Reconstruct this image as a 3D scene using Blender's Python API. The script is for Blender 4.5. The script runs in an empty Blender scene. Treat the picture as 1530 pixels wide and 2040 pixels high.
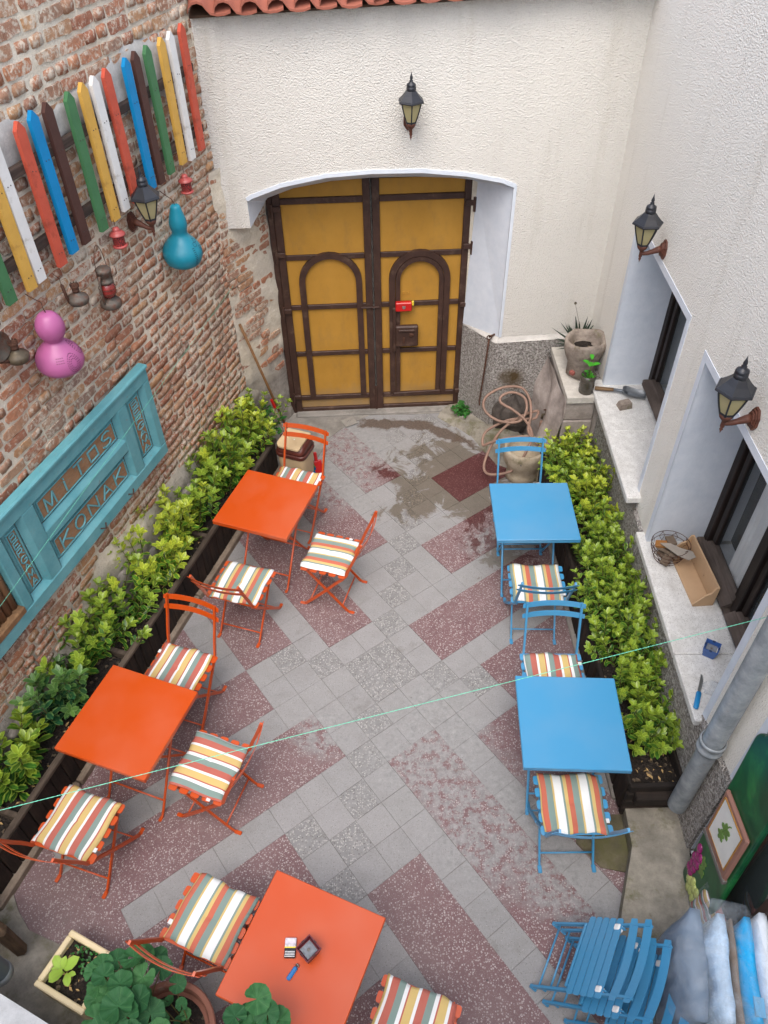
import bpy, math, random
from math import sin, cos, pi, radians, sqrt
from mathutils import Vector, Matrix
import numpy as np

C = bpy.context.scene.collection
SC = bpy.context.scene
# ------------------------------------------------------------------ camera
CAM_H, PITCH, ROLL = 4.829, 0.781261, -0.0221342
fw = Vector((0, cos(PITCH), -sin(PITCH))); r0 = Vector((1, 0, 0)); u0 = r0.cross(fw)
rv = cos(ROLL) * r0 + sin(ROLL) * u0
uv_ = -sin(ROLL) * r0 + cos(ROLL) * u0
cd = bpy.data.cameras.new('camera'); cam = bpy.data.objects.new('camera', cd); C.objects.link(cam)
mw = Matrix((rv, uv_, -fw)).transposed().to_4x4(); mw.translation = (0, 0, CAM_H)
cam.matrix_world = mw
cd.sensor_fit = 'VERTICAL'; cd.sensor_height = 24; cd.lens = 24 * 1540 / 2040
cd.clip_start = 0.05; cd.clip_end = 500
SC.camera = cam
# ------------------------------------------------------------------ world, sun, exposure
SUN_EL, SUN_AZ = radians(62), radians(190)      # azimuth: compass direction the sun stands in, clockwise from +Y
w = bpy.data.worlds.new('World'); SC.world = w; w.use_nodes = True
wn = w.node_tree; bg = wn.nodes['Background']
sky = wn.nodes.new('ShaderNodeTexSky'); sky.sky_type = 'NISHITA'; sky.sun_disc = False
sky.sun_elevation = SUN_EL; sky.sun_rotation = SUN_AZ; sky.air_density = 1.0; sky.dust_density = 3.5; sky.ozone_density = 1.0
hs = wn.nodes.new('ShaderNodeHueSaturation'); hs.inputs['Saturation'].default_value = 0.66   # thin overcast
wn.links.new(sky.outputs[0], hs.inputs['Color']); wn.links.new(hs.outputs[0], bg.inputs[0])
bg.inputs[1].default_value = 0.15
sl = bpy.data.lights.new('sun', 'SUN'); so = bpy.data.objects.new('sun', sl); C.objects.link(so)
sl.energy = 0.6; sl.angle = radians(60); sl.color = (1.0, 0.97, 0.93)
sd = Vector((sin(SUN_AZ) * cos(SUN_EL), cos(SUN_AZ) * cos(SUN_EL), sin(SUN_EL)))
so.rotation_euler = sd.to_track_quat('Z', 'Y').to_euler()
SC.view_settings.view_transform = 'Standard'; SC.view_settings.look = 'None'
SC.view_settings.gamma = 1; SC.view_settings.use_curve_mapping = False
SC.view_settings.exposure = 1.40
SC.cycles.max_bounces = 8; SC.cycles.diffuse_bounces = 5; SC.cycles.transparent_max_bounces = 12

# ------------------------------------------------------------------ mesh helpers
class MB:
    def __init__(s): s.v = []; s.f = []; s.m = []; s.uv = None; s.cur = 0
    def add(s, vs, fs, M=None):
        o = len(s.v)
        s.v += [tuple(M @ Vector(p)) for p in vs] if M is not None else [tuple(p) for p in vs]
        s.f += [tuple(i + o for i in f) for f in fs]; s.m += [s.cur] * len(fs)
        return s
    def box(s, x0, x1, y0, y1, z0, z1, M=None, b=0.0):
        if b <= 0:
            return s.add([(x0,y0,z0),(x1,y0,z0),(x1,y1,z0),(x0,y1,z0),(x0,y0,z1),(x1,y0,z1),(x1,y1,z1),(x0,y1,z1)],
                         [(0,3,2,1),(4,5,6,7),(0,1,5,4),(1,2,6,5),(2,3,7,6),(3,0,4,7)], M)
        b = min(b, (x1-x0)*.45, (y1-y0)*.45, (z1-z0)*.45)
        cx, cy, cz = (x0+x1)/2, (y0+y1)/2, (z0+z1)/2; hx, hy, hz = (x1-x0)/2, (y1-y0)/2, (z1-z0)/2
        V = []; idx = {}
        for sx in (-1,1):
            for sy in (-1,1):
                for sz in (-1,1):
                    for k in range(3):
                        d = [hx-b, hy-b, hz-b]; d[k] = (hx,hy,hz)[k]
                        idx[(sx,sy,sz,k)] = len(V); V.append((cx+sx*d[0], cy+sy*d[1], cz+sz*d[2]))
        F = []
        for k in range(3):
            a, c = (k+1)%3, (k+2)%3
            for sg in (-1,1):
                q = []
                for (i,j) in ((-1,-1),(1,-1),(1,1),(-1,1)):
                    t = [0,0,0]; t[k]=sg; t[a]=i; t[c]=j; q.append(idx[(*t,k)])
                F.append(tuple(q if sg>0 else q[::-1]))
        for k in range(3):
            a, c = (k+1)%3, (k+2)%3
            for i in (-1,1):
                for j in (-1,1):
                    t0=[0,0,0]; t0[k]=-1; t0[a]=i; t0[c]=j; t1=list(t0); t1[k]=1
                    q=[idx[(*t0,a)], idx[(*t1,a)], idx[(*t1,c)], idx[(*t0,c)]]
                    F.append(tuple(q if i*j<0 else q[::-1]))
        for sx in (-1,1):
            for sy in (-1,1):
                for sz in (-1,1):
                    q=[idx[(sx,sy,sz,0)],idx[(sx,sy,sz,1)],idx[(sx,sy,sz,2)]]
                    F.append(tuple(q if sx*sy*sz>0 else q[::-1]))
        return s.add(V, F, M)
    def tube(s, pts, r, n=8, closed=False, cap=True, M=None, flat=1.0):
        P = [Vector(p) for p in pts]; N = len(P); rs = r if isinstance(r, (list, tuple)) else [r]*N
        T = []
        for i in range(N):
            a = P[(i-1)%N] if (i>0 or closed) else P[0]; c = P[(i+1)%N] if (i<N-1 or closed) else P[-1]
            T.append((c-a).normalized())
        up = Vector((0,0,1)) if abs(T[0].z) < .9 else Vector((1,0,0))
        nr = (up - up.dot(T[0])*T[0]).normalized(); V=[]; F=[]
        for i in range(N):
            nr = (nr - nr.dot(T[i])*T[i]).normalized(); bn = T[i].cross(nr)
            for k in range(n):
                a = 2*pi*k/n; V.append(P[i] + rs[i]*(cos(a)*nr*flat + sin(a)*bn))
        for i in range(N if closed else N-1):
            j = (i+1)%N
            for k in range(n):
                l=(k+1)%n; F.append((i*n+k, i*n+l, j*n+l, j*n+k))
        if cap and not closed:
            F.append(tuple(range(n))[::-1]); F.append(tuple((N-1)*n+k for k in range(n)))
        return s.add(V, F, M)
    def strip(s, pts, wv, t, M=None):
        """flat bar: path pts, half-width vector wv (constant), thickness t across"""
        P=[Vector(p) for p in pts]; wv=Vector(wv); N=len(P); V=[]; F=[]
        for i in range(N):
            T=(P[min(i+1,N-1)]-P[max(i-1,0)]).normalized(); nn=T.cross(wv).normalized()*t/2
            V += [P[i]-wv-nn, P[i]+wv-nn, P[i]+wv+nn, P[i]-wv+nn]
        for i in range(N-1):
            for k in range(4):
                l=(k+1)%4; F.append((i*4+k, (i+1)*4+k, (i+1)*4+l, i*4+l))
        F.append((0,1,2,3)); F.append(tuple((N-1)*4+k for k in (3,2,1,0)))
        return s.add(V,F,M)
    def lathe(s, prof, n=20, M=None, a0=0.0, cap0=True, cap1=True):
        V=[]; F=[]; N=len(prof)
        for (r,z) in prof:
            for k in range(n):
                a=a0+2*pi*k/n; V.append((r*cos(a), r*sin(a), z))
        for i in range(N-1):
            for k in range(n):
                l=(k+1)%n; F.append((i*n+k, i*n+l, (i+1)*n+l, (i+1)*n+k))
        if cap0: F.append(tuple(range(n))[::-1])
        if cap1: F.append(tuple((N-1)*n+k for k in range(n)))
        return s.add(V,F,M)
    def prism(s, poly, z0, z1, M=None):
        n=len(poly); V=[(x,y,z0) for x,y in poly]+[(x,y,z1) for x,y in poly]
        F=[tuple(range(n))[::-1], tuple(range(n,2*n))]+[(i,(i+1)%n,(i+1)%n+n,i+n) for i in range(n)]
        return s.add(V,F,M)
    def mesh(s, name, smooth=False):
        me=bpy.data.meshes.new(name); me.from_pydata(s.v,[],s.f)
        if s.uv is not None:
            l=me.uv_layers.new(name='UVMap'); vi=np.zeros(len(me.loops),int); me.loops.foreach_get('vertex_index',vi)
            l.data.foreach_set('uv', np.array(s.uv,float)[vi].ravel())
        if any(s.m): me.polygons.foreach_set('material_index', s.m)
        if smooth: me.polygons.foreach_set('use_smooth',[True]*len(me.polygons))
        me.update(); return me
    def build(s, name, mat, parent=None, smooth=False, loc=None, rot=None):
        me=s.mesh(name,smooth)
        for m in (mat if isinstance(mat,(list,tuple)) else [mat]): me.materials.append(m)
        if smooth == 'auto':
            pass
        return link(name, me, parent, loc, rot)

def link(name, me, parent=None, loc=None, rot=None, scale=None):
    o=bpy.data.objects.new(name, me); C.objects.link(o)
    if parent is not None: o.parent=parent
    if loc is not None: o.location=loc
    if rot is not None: o.rotation_euler=rot
    if scale is not None: o.scale=scale
    return o
def smooth_angle(o, ang=35):
    me=o.data; me.polygons.foreach_set('use_smooth',[True]*len(me.polygons)); me.set_sharp_from_angle(angle=radians(ang)); return o
def thing(name, label, cat, loc=(0,0,0), rot=(0,0,0), group=None):
    o=bpy.data.objects.new(name,None); C.objects.link(o); o.location=loc; o.rotation_euler=rot; o.empty_display_size=.1
    return tag(o,label,cat,group)
def tag(o,label=None,cat=None,group=None,kind=None):
    if label: o['label']=label
    if cat: o['category']=cat
    if group: o['group']=group
    if kind: o['kind']=kind
    return o
def copy_tree(o, parent=None):
    c=o.copy(); C.objects.link(c)
    if parent is not None: c.parent=parent
    for ch in o.children: copy_tree(ch,c)
    return c
def Rz(a): return Matrix.Rotation(a,4,'Z')
def TR(x,y,z): return Matrix.Translation((x,y,z))

# ------------------------------------------------------------------ material helpers
def lin(r,g,b):
    f=lambda c: (c/255/12.92) if c/255<=.04045 else ((c/255+.055)/1.055)**2.4
    return (f(r),f(g),f(b),1)
class G:
    def __init__(s,name):
        s.m=bpy.data.materials.new(name); s.m.use_nodes=True; s.t=s.m.node_tree; s.b=s.t.nodes['Principled BSDF']
    def n(s,ty,inp=None,**props):
        nd=s.t.nodes.new(ty)
        for k,v in props.items(): setattr(nd,k,v)
        for k,v in (inp or {}).items(): s.set(nd.inputs[k],v)
        return nd
    def set(s,sock,v):
        if isinstance(v,bpy.types.NodeSocket): s.t.links.new(v,sock)
        elif isinstance(v,bpy.types.Node): s.t.links.new(v.outputs[0],sock)
        else:
            if sock.type=='RGBA' and not isinstance(v,(int,float)) and len(v)==3: v=(*v,1)
            sock.default_value=v
    def P(s,**kw):
        for k,v in kw.items(): s.set(s.b.inputs[k.replace('_',' ')],v)
        return s
    def pos(s): return s.n('ShaderNodeNewGeometry').outputs['Position']
    def obj(s): return s.n('ShaderNodeTexCoord').outputs['Object']
    def uv(s): return s.n('ShaderNodeTexCoord').outputs['UV']
    def rnd(s): return s.n('ShaderNodeObjectInfo').outputs['Random']
    def island(s): return s.n('ShaderNodeNewGeometry').outputs['Random Per Island']
    def noise(s,scale,vec=None,detail=4,rough=.6,dist=0,out=0):
        nd=s.n('ShaderNodeTexNoise',{'Scale':scale,'Detail':detail,'Roughness':rough,'Distortion':dist})
        if vec is not None: s.set(nd.inputs['Vector'],vec)
        return nd.outputs[out]
    def voro(s,scale,vec=None,feature='F1',rand=1.0):
        nd=s.n('ShaderNodeTexVoronoi',{'Scale':scale,'Randomness':rand},feature=feature)
        if vec is not None: s.set(nd.inputs['Vector'],vec)
        return nd
    def ramp(s,fac,stops,interp='LINEAR'):
        nd=s.n('ShaderNodeValToRGB',{'Fac':fac}); cr=nd.color_ramp; cr.interpolation=interp
        while len(cr.elements)<len(stops): cr.elements.new(1)
        for e,(p,c) in zip(cr.elements,stops):
            e.position=p; e.color=c if not isinstance(c,(int,float)) else (c,c,c,1)
        return nd.outputs[0]
    def mix(s,fac,a,b,blend='MIX'):
        nd=s.n('ShaderNodeMix',data_type='RGBA',blend_type=blend)
        s.set(nd.inputs[0],fac); s.set(nd.inputs[6],a); s.set(nd.inputs[7],b); return nd.outputs[2]
    def math(s,op,a,b=None,clamp=False):
        nd=s.n('ShaderNodeMath',operation=op,use_clamp=clamp); s.set(nd.inputs[0],a)
        if b is not None: s.set(nd.inputs[1],b)
        return nd.outputs[0]
    def mr(s,v,a,b,c=0.0,d=1.0):
        return s.n('ShaderNodeMapRange',{0:v,1:a,2:b,3:c,4:d}).outputs[0]
    def bump(s,h,strength=.5,dist=.01,normal=None):
        nd=s.n('ShaderNodeBump',{'Height':h,'Strength':strength,'Distance':dist})
        if normal is not None: s.set(nd.inputs['Normal'],normal)
        return nd.outputs[0]
    def mapv(s,vec,scale=(1,1,1),loc=(0,0,0),rot=(0,0,0)):
        return s.n('ShaderNodeMapping',{'Vector':vec,'Scale':scale,'Location':loc,'Rotation':rot}).outputs[0]
    def sep(s,vec): return s.n('ShaderNodeSeparateXYZ',{0:vec}).outputs
    def blob(s,vec,c,r,soft=.3,amp=.5,scale=4):
        """irregular patch: 1 inside radius r of c"""
        d=s.n('ShaderNodeVectorMath',{0:vec,1:c},operation='DISTANCE').outputs['Value']
        nz=s.noise(scale,vec,5,.65)
        d=s.math('ADD',d,s.math('MULTIPLY',s.math('SUBTRACT',nz,.5),amp*2*r))
        return s.mr(d,r*(1-soft),r*(1+soft),1,0)

def paint(name,rgb,rough=.4,spec=.5,var=.08,vs=6,bump=0,bs=200,metal=0.0,dirt=None,co='obj'):
    g=G(name); v=g.obj() if co=='obj' else g.pos(); n=g.noise(vs,v,4)
    c=lin(*rgb); lo=tuple(x*(1-var) for x in c[:3])+(1,); hi=tuple(min(1,x*(1+var)) for x in c[:3])+(1,)
    col=g.ramp(n,[(.3,lo),(.7,hi)])
    if dirt: col=g.mix(g.mr(g.noise(dirt[1],v,6,.7),dirt[2],dirt[3]),col,lin(*dirt[0]))
    g.P(Base_Color=col,Roughness=g.mr(g.noise(vs*5,v,3),.3,.7,rough-.05,rough+.05),Metallic=metal)
    g.b.inputs['Specular IOR Level'].default_value=spec
    if bump: g.P(Normal=g.bump(g.noise(bs,v,3),bump,.003))
    return g.m

def wood(name,a,b,rough=.75,scale=1.0,axis='X',bump=.4):
    g=G(name); sc={'X':(1.5,22,22),'Y':(22,1.5,22),'Z':(22,22,1.5)}[axis]
    off=g.n('ShaderNodeVectorMath',{0:g.obj(),1:g.n('ShaderNodeCombineXYZ',{0:g.math('MULTIPLY',g.rnd(),17.0),1:g.math('MULTIPLY',g.island(),13.0),2:g.math('MULTIPLY',g.rnd(),7.0)})},operation='ADD').outputs[0]
    v=g.mapv(off,tuple(x*scale for x in sc)); n=g.noise(1.6,v,6,.65,.6); n2=g.noise(5,off,4,.6)
    col=g.mix(g.mr(n2,.35,.7),g.ramp(n,[(.3,lin(*a)),(.72,lin(*b))]),lin(*a))
    col=g.mix(1.0,col,g.ramp(g.math('FRACT',g.math('ADD',g.rnd(),g.island())),[(0,.72),(1,1.0)]),'MULTIPLY')
    g.P(Base_Color=col,Roughness=rough,Normal=g.bump(n,bump,.004)); g.b.inputs['Specular IOR Level'].default_value=.3
    return g.m

# ================================================================== FLOOR
TH, U = radians(35.75), 0.201
GA = Vector((cos(TH), sin(TH), 0)); GB = Vector((sin(TH), -cos(TH), 0)); GO = Vector((0.17, 3.62, 0))
def gxy(a, b): return GO + GA * (a * U) + GB * (b * U)

WET = [((0.52, 5.12, 0), .30), ((0.95, 5.22, 0), .36), ((0.22, 5.20, 0), .12), ((0.10, 5.62, 0), .12), ((0.62, 5.62, 0), .22), ((0.85,5.55,0),.18), ((0.95,4.45,0),.06),((1.02,4.2,0),.07), ((.78,4.72,0),.05)]
TRENCH = [((-.17, 6.19, 0), .08), ((-.02, 6.12, 0), .10), ((.14, 6.10, 0), .09), ((.30, 6.08, 0), .09), ((.47, 6.08, 0), .10), ((.64, 6.02, 0), .11), ((.80, 5.90, 0), .10)]
CEM = [((0.30, 2.55, 0), .42), ((0.62, 2.05, 0), .40), ((0.95, 1.75, 0), .22), ((1.15, 1.55, 0), .20), ((-0.5, 5.35, 0), .45), ((-0.35, 5.75, 0), .5), ((0.9,4.45,0),.22), ((0.35,2.95,0),.2), ((-0.45,2.75,0),.2)]
def floor_mat(name, kind):
    g = G(name); p = g.pos()
    big = g.noise(1.1, p, 5, .6); mid = g.noise(7, p, 5, .65); fine = g.noise(160, p, 4, .7)
    cem = g.ramp(g.noise(26, p, 6, .75), [(.3, lin(112,112,112)), (.7, lin(158,157,156))])
    if kind == 'red':
        v = g.voro(88, g.n('ShaderNodeVectorMath', {0: p, 1: g.n('ShaderNodeVectorMath', {0: g.noise(60, p, 3, .6, 0, 1), 3: .010}, operation='SCALE').outputs[0]}, operation='ADD').outputs[0])
        thr = g.mr(g.sep(v.outputs['Color'])[0], 0, 1, .12, .50)
        chip = g.math('LESS_THAN', v.outputs['Distance'], thr)
        chip = g.math('MULTIPLY', chip, g.math('GREATER_THAN', g.sep(v.outputs['Color'])[1], .18))
        v2 = g.voro(170, p); chip2 = g.math('MULTIPLY', g.math('LESS_THAN', v2.outputs['Distance'], .34), g.math('GREATER_THAN', g.sep(v2.outputs['Color'])[1], .62))
        cc = g.ramp(g.sep(v.outputs['Color'])[2], [(0, lin(142,129,128)), (.6, lin(168,157,155)), (1, lin(190,183,180))])
        base = g.ramp(mid, [(.3, lin(103,78,80)), (.7, lin(118,92,94))])
        base = g.mix(g.mr(fine, .35, .75, 0, .35), base, lin(120,92,92))
        col = g.mix(g.math('MULTIPLY', chip2, .75), base, lin(148,132,130)); col = g.mix(chip, col, cc)
        col = g.mix(g.mr(big, .42, .72, 0, .38), col, lin(130,120,119))
    elif kind == 'grey':
        rn = g.rnd()
        base = g.ramp(rn, [(0, lin(128,127,127)), (.35, lin(133,132,131)), (.7, lin(136,134,134)), (1, lin(130,129,129))])
        col = g.mix(g.mr(g.noise(95, p, 6, .75), .32, .68, 0, .75), base, lin(152,151,151))
        v = g.voro(150, p); col = g.mix(g.math('MULTIPLY', g.math('LESS_THAN', v.outputs['Distance'], .3), g.math('GREATER_THAN', g.sep(v.outputs['Color'])[0], .5)), col, g.ramp(g.sep(v.outputs['Color'])[1], [(0, lin(92,88,84)), (.5, lin(126,122,118)), (1, lin(172,170,167))]))
        col = g.mix(g.mr(mid, .45, .75, 0, .35), col, lin(112,110,107))
    else:
        v = g.voro(85, p); 
        base = g.ramp(mid, [(.3, lin(119,118,118)), (.7, lin(134,133,133))])
        chip = g.math('LESS_THAN', v.outputs['Distance'], .42)
        col = g.mix(chip, base, g.ramp(g.sep(v.outputs['Color'])[0], [(0, lin(98,96,94)), (.3, lin(118,116,113)), (.45, lin(152,150,147)), (1, lin(168,166,162))]))
        col = g.mix(g.mr(g.noise(14, p, 4), .5, .72, 0, .5), col, lin(132,130,128))
    # cement smears left on the tiles
    if kind != 'x':
        m = None
        for c, r in CEM:
            b = g.blob(p, c, r, .35, .55, 3.5); m = b if m is None else g.math('MAXIMUM', m, b)
        brk = g.mr(g.noise(16, p, 6, .72), .42, .52)
        col = g.mix(g.math('MULTIPLY', m, g.math('MULTIPLY', brk, .85)), col, cem)
    # dirt specks and soft grey stains
    spk = g.voro(5.2, p); spots = g.math('MULTIPLY', g.mr(g.math('ADD', spk.outputs['Distance'], g.math('MULTIPLY', g.noise(40, p), .08)), .055, .075, 1, 0), g.math('GREATER_THAN', g.sep(spk.outputs['Color'])[0], .35))
    col = g.mix(g.math('MULTIPLY', spots, .7), col, lin(62,58,54))
    st = g.mr(g.noise(2.3, p, 6, .7), .60, .72, 0, .45); col = g.mix(st, col, lin(98,92,86))
    # wet patches by the tap and the gate
    def near(c, r, sc, amp, lo, hi):
        d = g.n('ShaderNodeVectorMath', {0: p, 1: c}, operation='DISTANCE').outputs['Value']
        return g.mr(g.math('ADD', g.math('MULTIPLY', g.math('SUBTRACT', 1.0, g.math('DIVIDE', d, r)), .75), g.math('MULTIPLY', g.math('SUBTRACT', g.noise(sc, p, 6, .68, .6), .5), amp)), lo, hi)
    wet = g.math('MAXIMUM', near((.66, 5.28, 0), .85, 3.2, 1.9, .20, .30), g.math('MULTIPLY', near((1.0, 4.35, 0), .42, 9, 2.2, .34, .42), .8))
    wet = g.math('MULTIPLY', wet, .85)
    col = g.mix(wet, col, g.mix(1.0, col, lin(184,171,152) if kind != 'red' else lin(158,92,90), 'MULTIPLY'))
    X_, Y_ = g.sep(p)[0], g.sep(p)[1]
    yy = g.math('ADD', Y_, g.math('ADD', g.math('MULTIPLY', g.math('MAXIMUM', g.math('SUBTRACT', X_, .42), 0.0), .55), g.math('MULTIPLY', X_, .12)))
    dd = g.math('ADD', g.math('ABSOLUTE', g.math('SUBTRACT', yy, 6.13)), g.math('MULTIPLY', g.math('SUBTRACT', g.noise(4.2, p, 6, .7), .5), .34))
    ee = g.math('ADD', g.math('ABSOLUTE', g.math('SUBTRACT', X_, .34)), g.math('MULTIPLY', g.math('SUBTRACT', g.noise(5, p, 5, .7), .5), .3))
    tr_ = g.math('MULTIPLY', g.mr(dd, .055, .085, 1, 0), g.mr(ee, .52, .58, 1, 0))
    col = g.mix(g.math('MULTIPLY', tr_, .9), col, g.ramp(g.noise(60, p, 5, .7), [(.3, lin(60,50,42)), (.7, lin(104,88,76))]))
    # grime under the left tables and along the kerbs
    g.P(Base_Color=col, Roughness=g.mr(wet, 0, 1, .62, .25))
    g.b.inputs['Specular IOR Level'].default_value = .35
    h = g.math('ADD', fine, g.math('MULTIPLY', g.noise(30, p, 4), 1.5))
    g.P(Normal=g.bump(h, .25, .003))
    return g.m
M_red = floor_mat('red terrazzo', 'red'); M_grey = floor_mat('grey terrazzo', 'grey'); M_chip = floor_mat('coarse chip terrazzo', 'chip')

def concrete(name, a, b, moss=0.0, bump=.4, scale=1.0):
    g = G(name); p = g.obj()
    n = g.noise(9*scale, p, 7, .7); n2 = g.noise(2.2*scale, p, 5, .65); n3 = g.noise(120*scale, p, 4, .7)
    col = g.ramp(n, [(.3, lin(*a)), (.7, lin(*b))])
    col = g.mix(g.mr(n2, .5, .7, 0, .6), col, lin(*[c*.72 for c in a]))
    col = g.mix(g.mr(n3, .55, .75, 0, .35), col, lin(*[c*.6 for c in a]))
    if moss: col = g.mix(g.mr(g.noise(5*scale, p, 6, .7), .58-moss*.2, .72-moss*.2, 0, .8), col, lin(88,86,54))
    g.P(Base_Color=col, Roughness=.85, Normal=g.bump(g.math('ADD', n, g.math('MULTIPLY', n3, .5)), bump, .006)); g.b.inputs['Specular IOR Level'].default_value = .25
    return g.m
M_conc = concrete('old concrete', (122,118,112), (154,149,142), .0)
M_concm = concrete('mossy concrete', (118,113,103), (156,150,138), .35)
M_dark = concrete('dark grout', (98,94,90), (122,118,113))
M_kerb = concrete('worn kerb stone', (112,98,84), (150,136,120))

fl = MB().box(-9, 9, -6, 9, -.25, -.004).build('courtyard_floor', M_dark)
tag(fl, kind='structure')
REDS = [(0,9.2,0,2),(1,7,3,5),(3,10,-3,-1),(6,10.3,-6,-4),(-1,1,5,12),(-4,-2,4,14),(-7,-5,7,17),(-6,-4,-9,-2),(-3,-1,-11,-1),
        (0,2,-12,-4),(3,5,-12,-7),(-14,-6,-2,0),(-17,-5,1,3),(-13,-8,4,6),(-19,-13,3,8),(-13,-9,7,9),(-13,-7,-8,-4),(-10,-8,9,17),(-19,-14,-2,1)]
def in_red(a,b): return any(r[0]<=a<=r[1] and r[2]<=b<=r[3] for r in REDS)
for a0,a1,b0,b1 in REDS:
    pts=[gxy(a0,b0),gxy(a0,b1),gxy(a1,b1),gxy(a1,b0)]; g_=.0012
    m=MB(); mid=sum(pts,Vector())/4
    top=[p+(mid-p).normalized()*g_ for p in pts]
    m.add([(p.x,p.y,0) for p in top]+[(p.x,p.y,-.02) for p in pts],[(0,1,2,3),(4,5,1,0),(5,6,2,1),(6,7,3,2),(7,4,0,3)])
    m.build('terrazzo_panel',M_red,fl)
tile_me=MB().box(0,U-.0014,0,U-.0014,-.02,0,b=.0010); tile_me=tile_me.mesh('tile'); 
tile_c=tile_me.copy(); tile_me.materials.append(M_grey); tile_c.materials.append(M_chip)
rr=random.Random(5)
def floor_has(x,y):
    # between the two kerbs, from the rear wall to the gate
    lx=-2.256+(y-1.693)*.352-.10; return lx<x<1.62 and .45<y<6.4
cells=[]
for a in range(-20,14):
    for b in range(-14,20):
        c=gxy(a+.5,b+.5)
        if floor_has(c.x,c.y) and not in_red(a+.5,b+.5): cells.append((a,b))
rest=MB()
cells.sort(key=lambda ab: 0 if (.75<gxy(*ab).y<6.2) else 1)
for i,(a,b) in enumerate(cells):
    coarse=((a+b==-2 and -9<a<9) or (a-b==-3 and -6<a<2) or (a,b) in((-5,-2),)) 
    if not coarse and rr.random()<.035: coarse=True
    p=gxy(a,b+1)
    if i<300: link('tile',tile_c if coarse else tile_me,fl,(p.x,p.y,rr.uniform(-.0012,.0008)),(rr.uniform(-.003,.003),rr.uniform(-.003,.003),TH+rr.uniform(-.004,.004)))
    else: rest.box(0,U-.0022,0,U-.0022,-.02,0,TR(p.x,p.y,0)@Rz(TH))
if rest.v: tag(rest.build('tile_field',M_grey,fl),kind='stuff')
# concrete apron and threshold by the gate
ap=tag(MB().prism([(-1.10,6.36),(-1.10,5.55),(-.86,5.36),(-.62,5.62),(-.52,5.92),(-.36,6.10),(-.12,6.27),(.30,6.265),(.62,6.28),(.80,6.39)],-.02,.006).build('concrete_apron',M_conc),kind='structure')
th=tag(MB().box(0,1.66,-.10,.05,-.02,.03,b=.012).build('threshold',M_conc,None,False,(-.865,6.34,0),(0,0,radians(2.01))),kind='structure')
lg=MB()
ledge=[(.56,6.26,.03),(.72,6.12,.05),(.86,5.98,.07),(.98,5.72,.09),(1.08,5.52,.09),(1.30,5.40,.08)]
for (x0,y0,h0),(x1,y1,h1) in zip(ledge[:-1],ledge[1:]):
    lg.add([(x0,y0-.05,0),(x1,y1-.08,0),(x1+.25,y1+.25,0),(x0+.25,y0+.25,0),(x0+.03,y0,h0),(x1+.03,y1,h1),(x1+.25,y1+.25,h1+.02),(x0+.25,y0+.25,h0+.02)],[(0,1,5,4),(4,5,6,7),(1,2,6,5),(2,3,7,6),(3,0,4,7)])
o=lg.build('footing',M_concm); tag(o,kind='structure')
# kerbs under the planters
def kerb(name,pa,pb,w,h,mat):
    pa,pb=Vector((*pa,0)),Vector((*pb,0)); d=(pb-pa); L=d.length; a=math.atan2(d.y,d.x)
    n=max(1,round(L/.9)); k=MB()
    for i in range(n): k.box(i*L/n+.004,(i+1)*L/n-.004,0,w,-.02,h,b=.01)
    return tag(k.build(name,mat,None,False,pa,(0,0,a)),kind='structure')
kerb('kerb',(-2.29,1.60),(-.93,5.46),.20,.06,M_kerb)
kerb('kerb',(1.62,2.20),(1.56,5.2),.20,.035,M_conc)
# apron at the near left and the step at the near right
nl=tag(MB().prism([(-2.6,1.75),(-2.27,1.72),(-2.19,1.60),(-2.1,1.50),(-1.9,1.42),(-1.72,1.36),(-1.4,1.1),(-1.2,.6),(-1.0,-1),(-3.5,-1),(-3.2,1.6)],-.02,.012).build('concrete_apron',M_concm),kind='structure')
st=MB(); st.prism([(1.465,2.23),(1.445,1.86),(1.30,1.50),(1.10,.9),(1.0,.2),(1.62,.2),(1.62,1.0),(1.66,1.40),(1.79,1.86),(1.79,2.23)][::-1],-.02,.115)
st=st.build('step',M_concm); tag(st,kind='structure')
st2=tag(MB().prism([(1.625,.2),(1.625,1.0),(1.668,1.40),(1.795,1.80),(2.3,1.80),(2.3,.2)][::-1],-.02,.125).build('doorstep',M_concm),kind='structure')
# mossy drain slab beside the step
M_moss=concrete('mossy slab',(78,74,56),(112,104,86),.5)
ds=MB().prism([(1.17,2.10),(1.14,1.93),(1.26,1.78),(1.438,1.74),(1.455,2.10)][::-1],-.02,.010).build('drain_slab',M_moss)
tag(ds,'dark mossy slab in the floor beside the concrete step','slab')
hc=thing('drain_cover','small square concrete drain cover in front of the gate','drain cover',(-.33,6.15,.006),(0,0,.5))
MB().box(-.07,.07,-.06,.06,0,.016,b=.006).build('slab',M_conc,hc); 
for i,(x,y) in enumerate([(-.014,0),(.014,0),(0,.016),(0,-.016)]): MB().lathe([(.004,.0),(.004,.0185)],8,TR(x,y,0)).build('hole',M_dark,hc)

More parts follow.
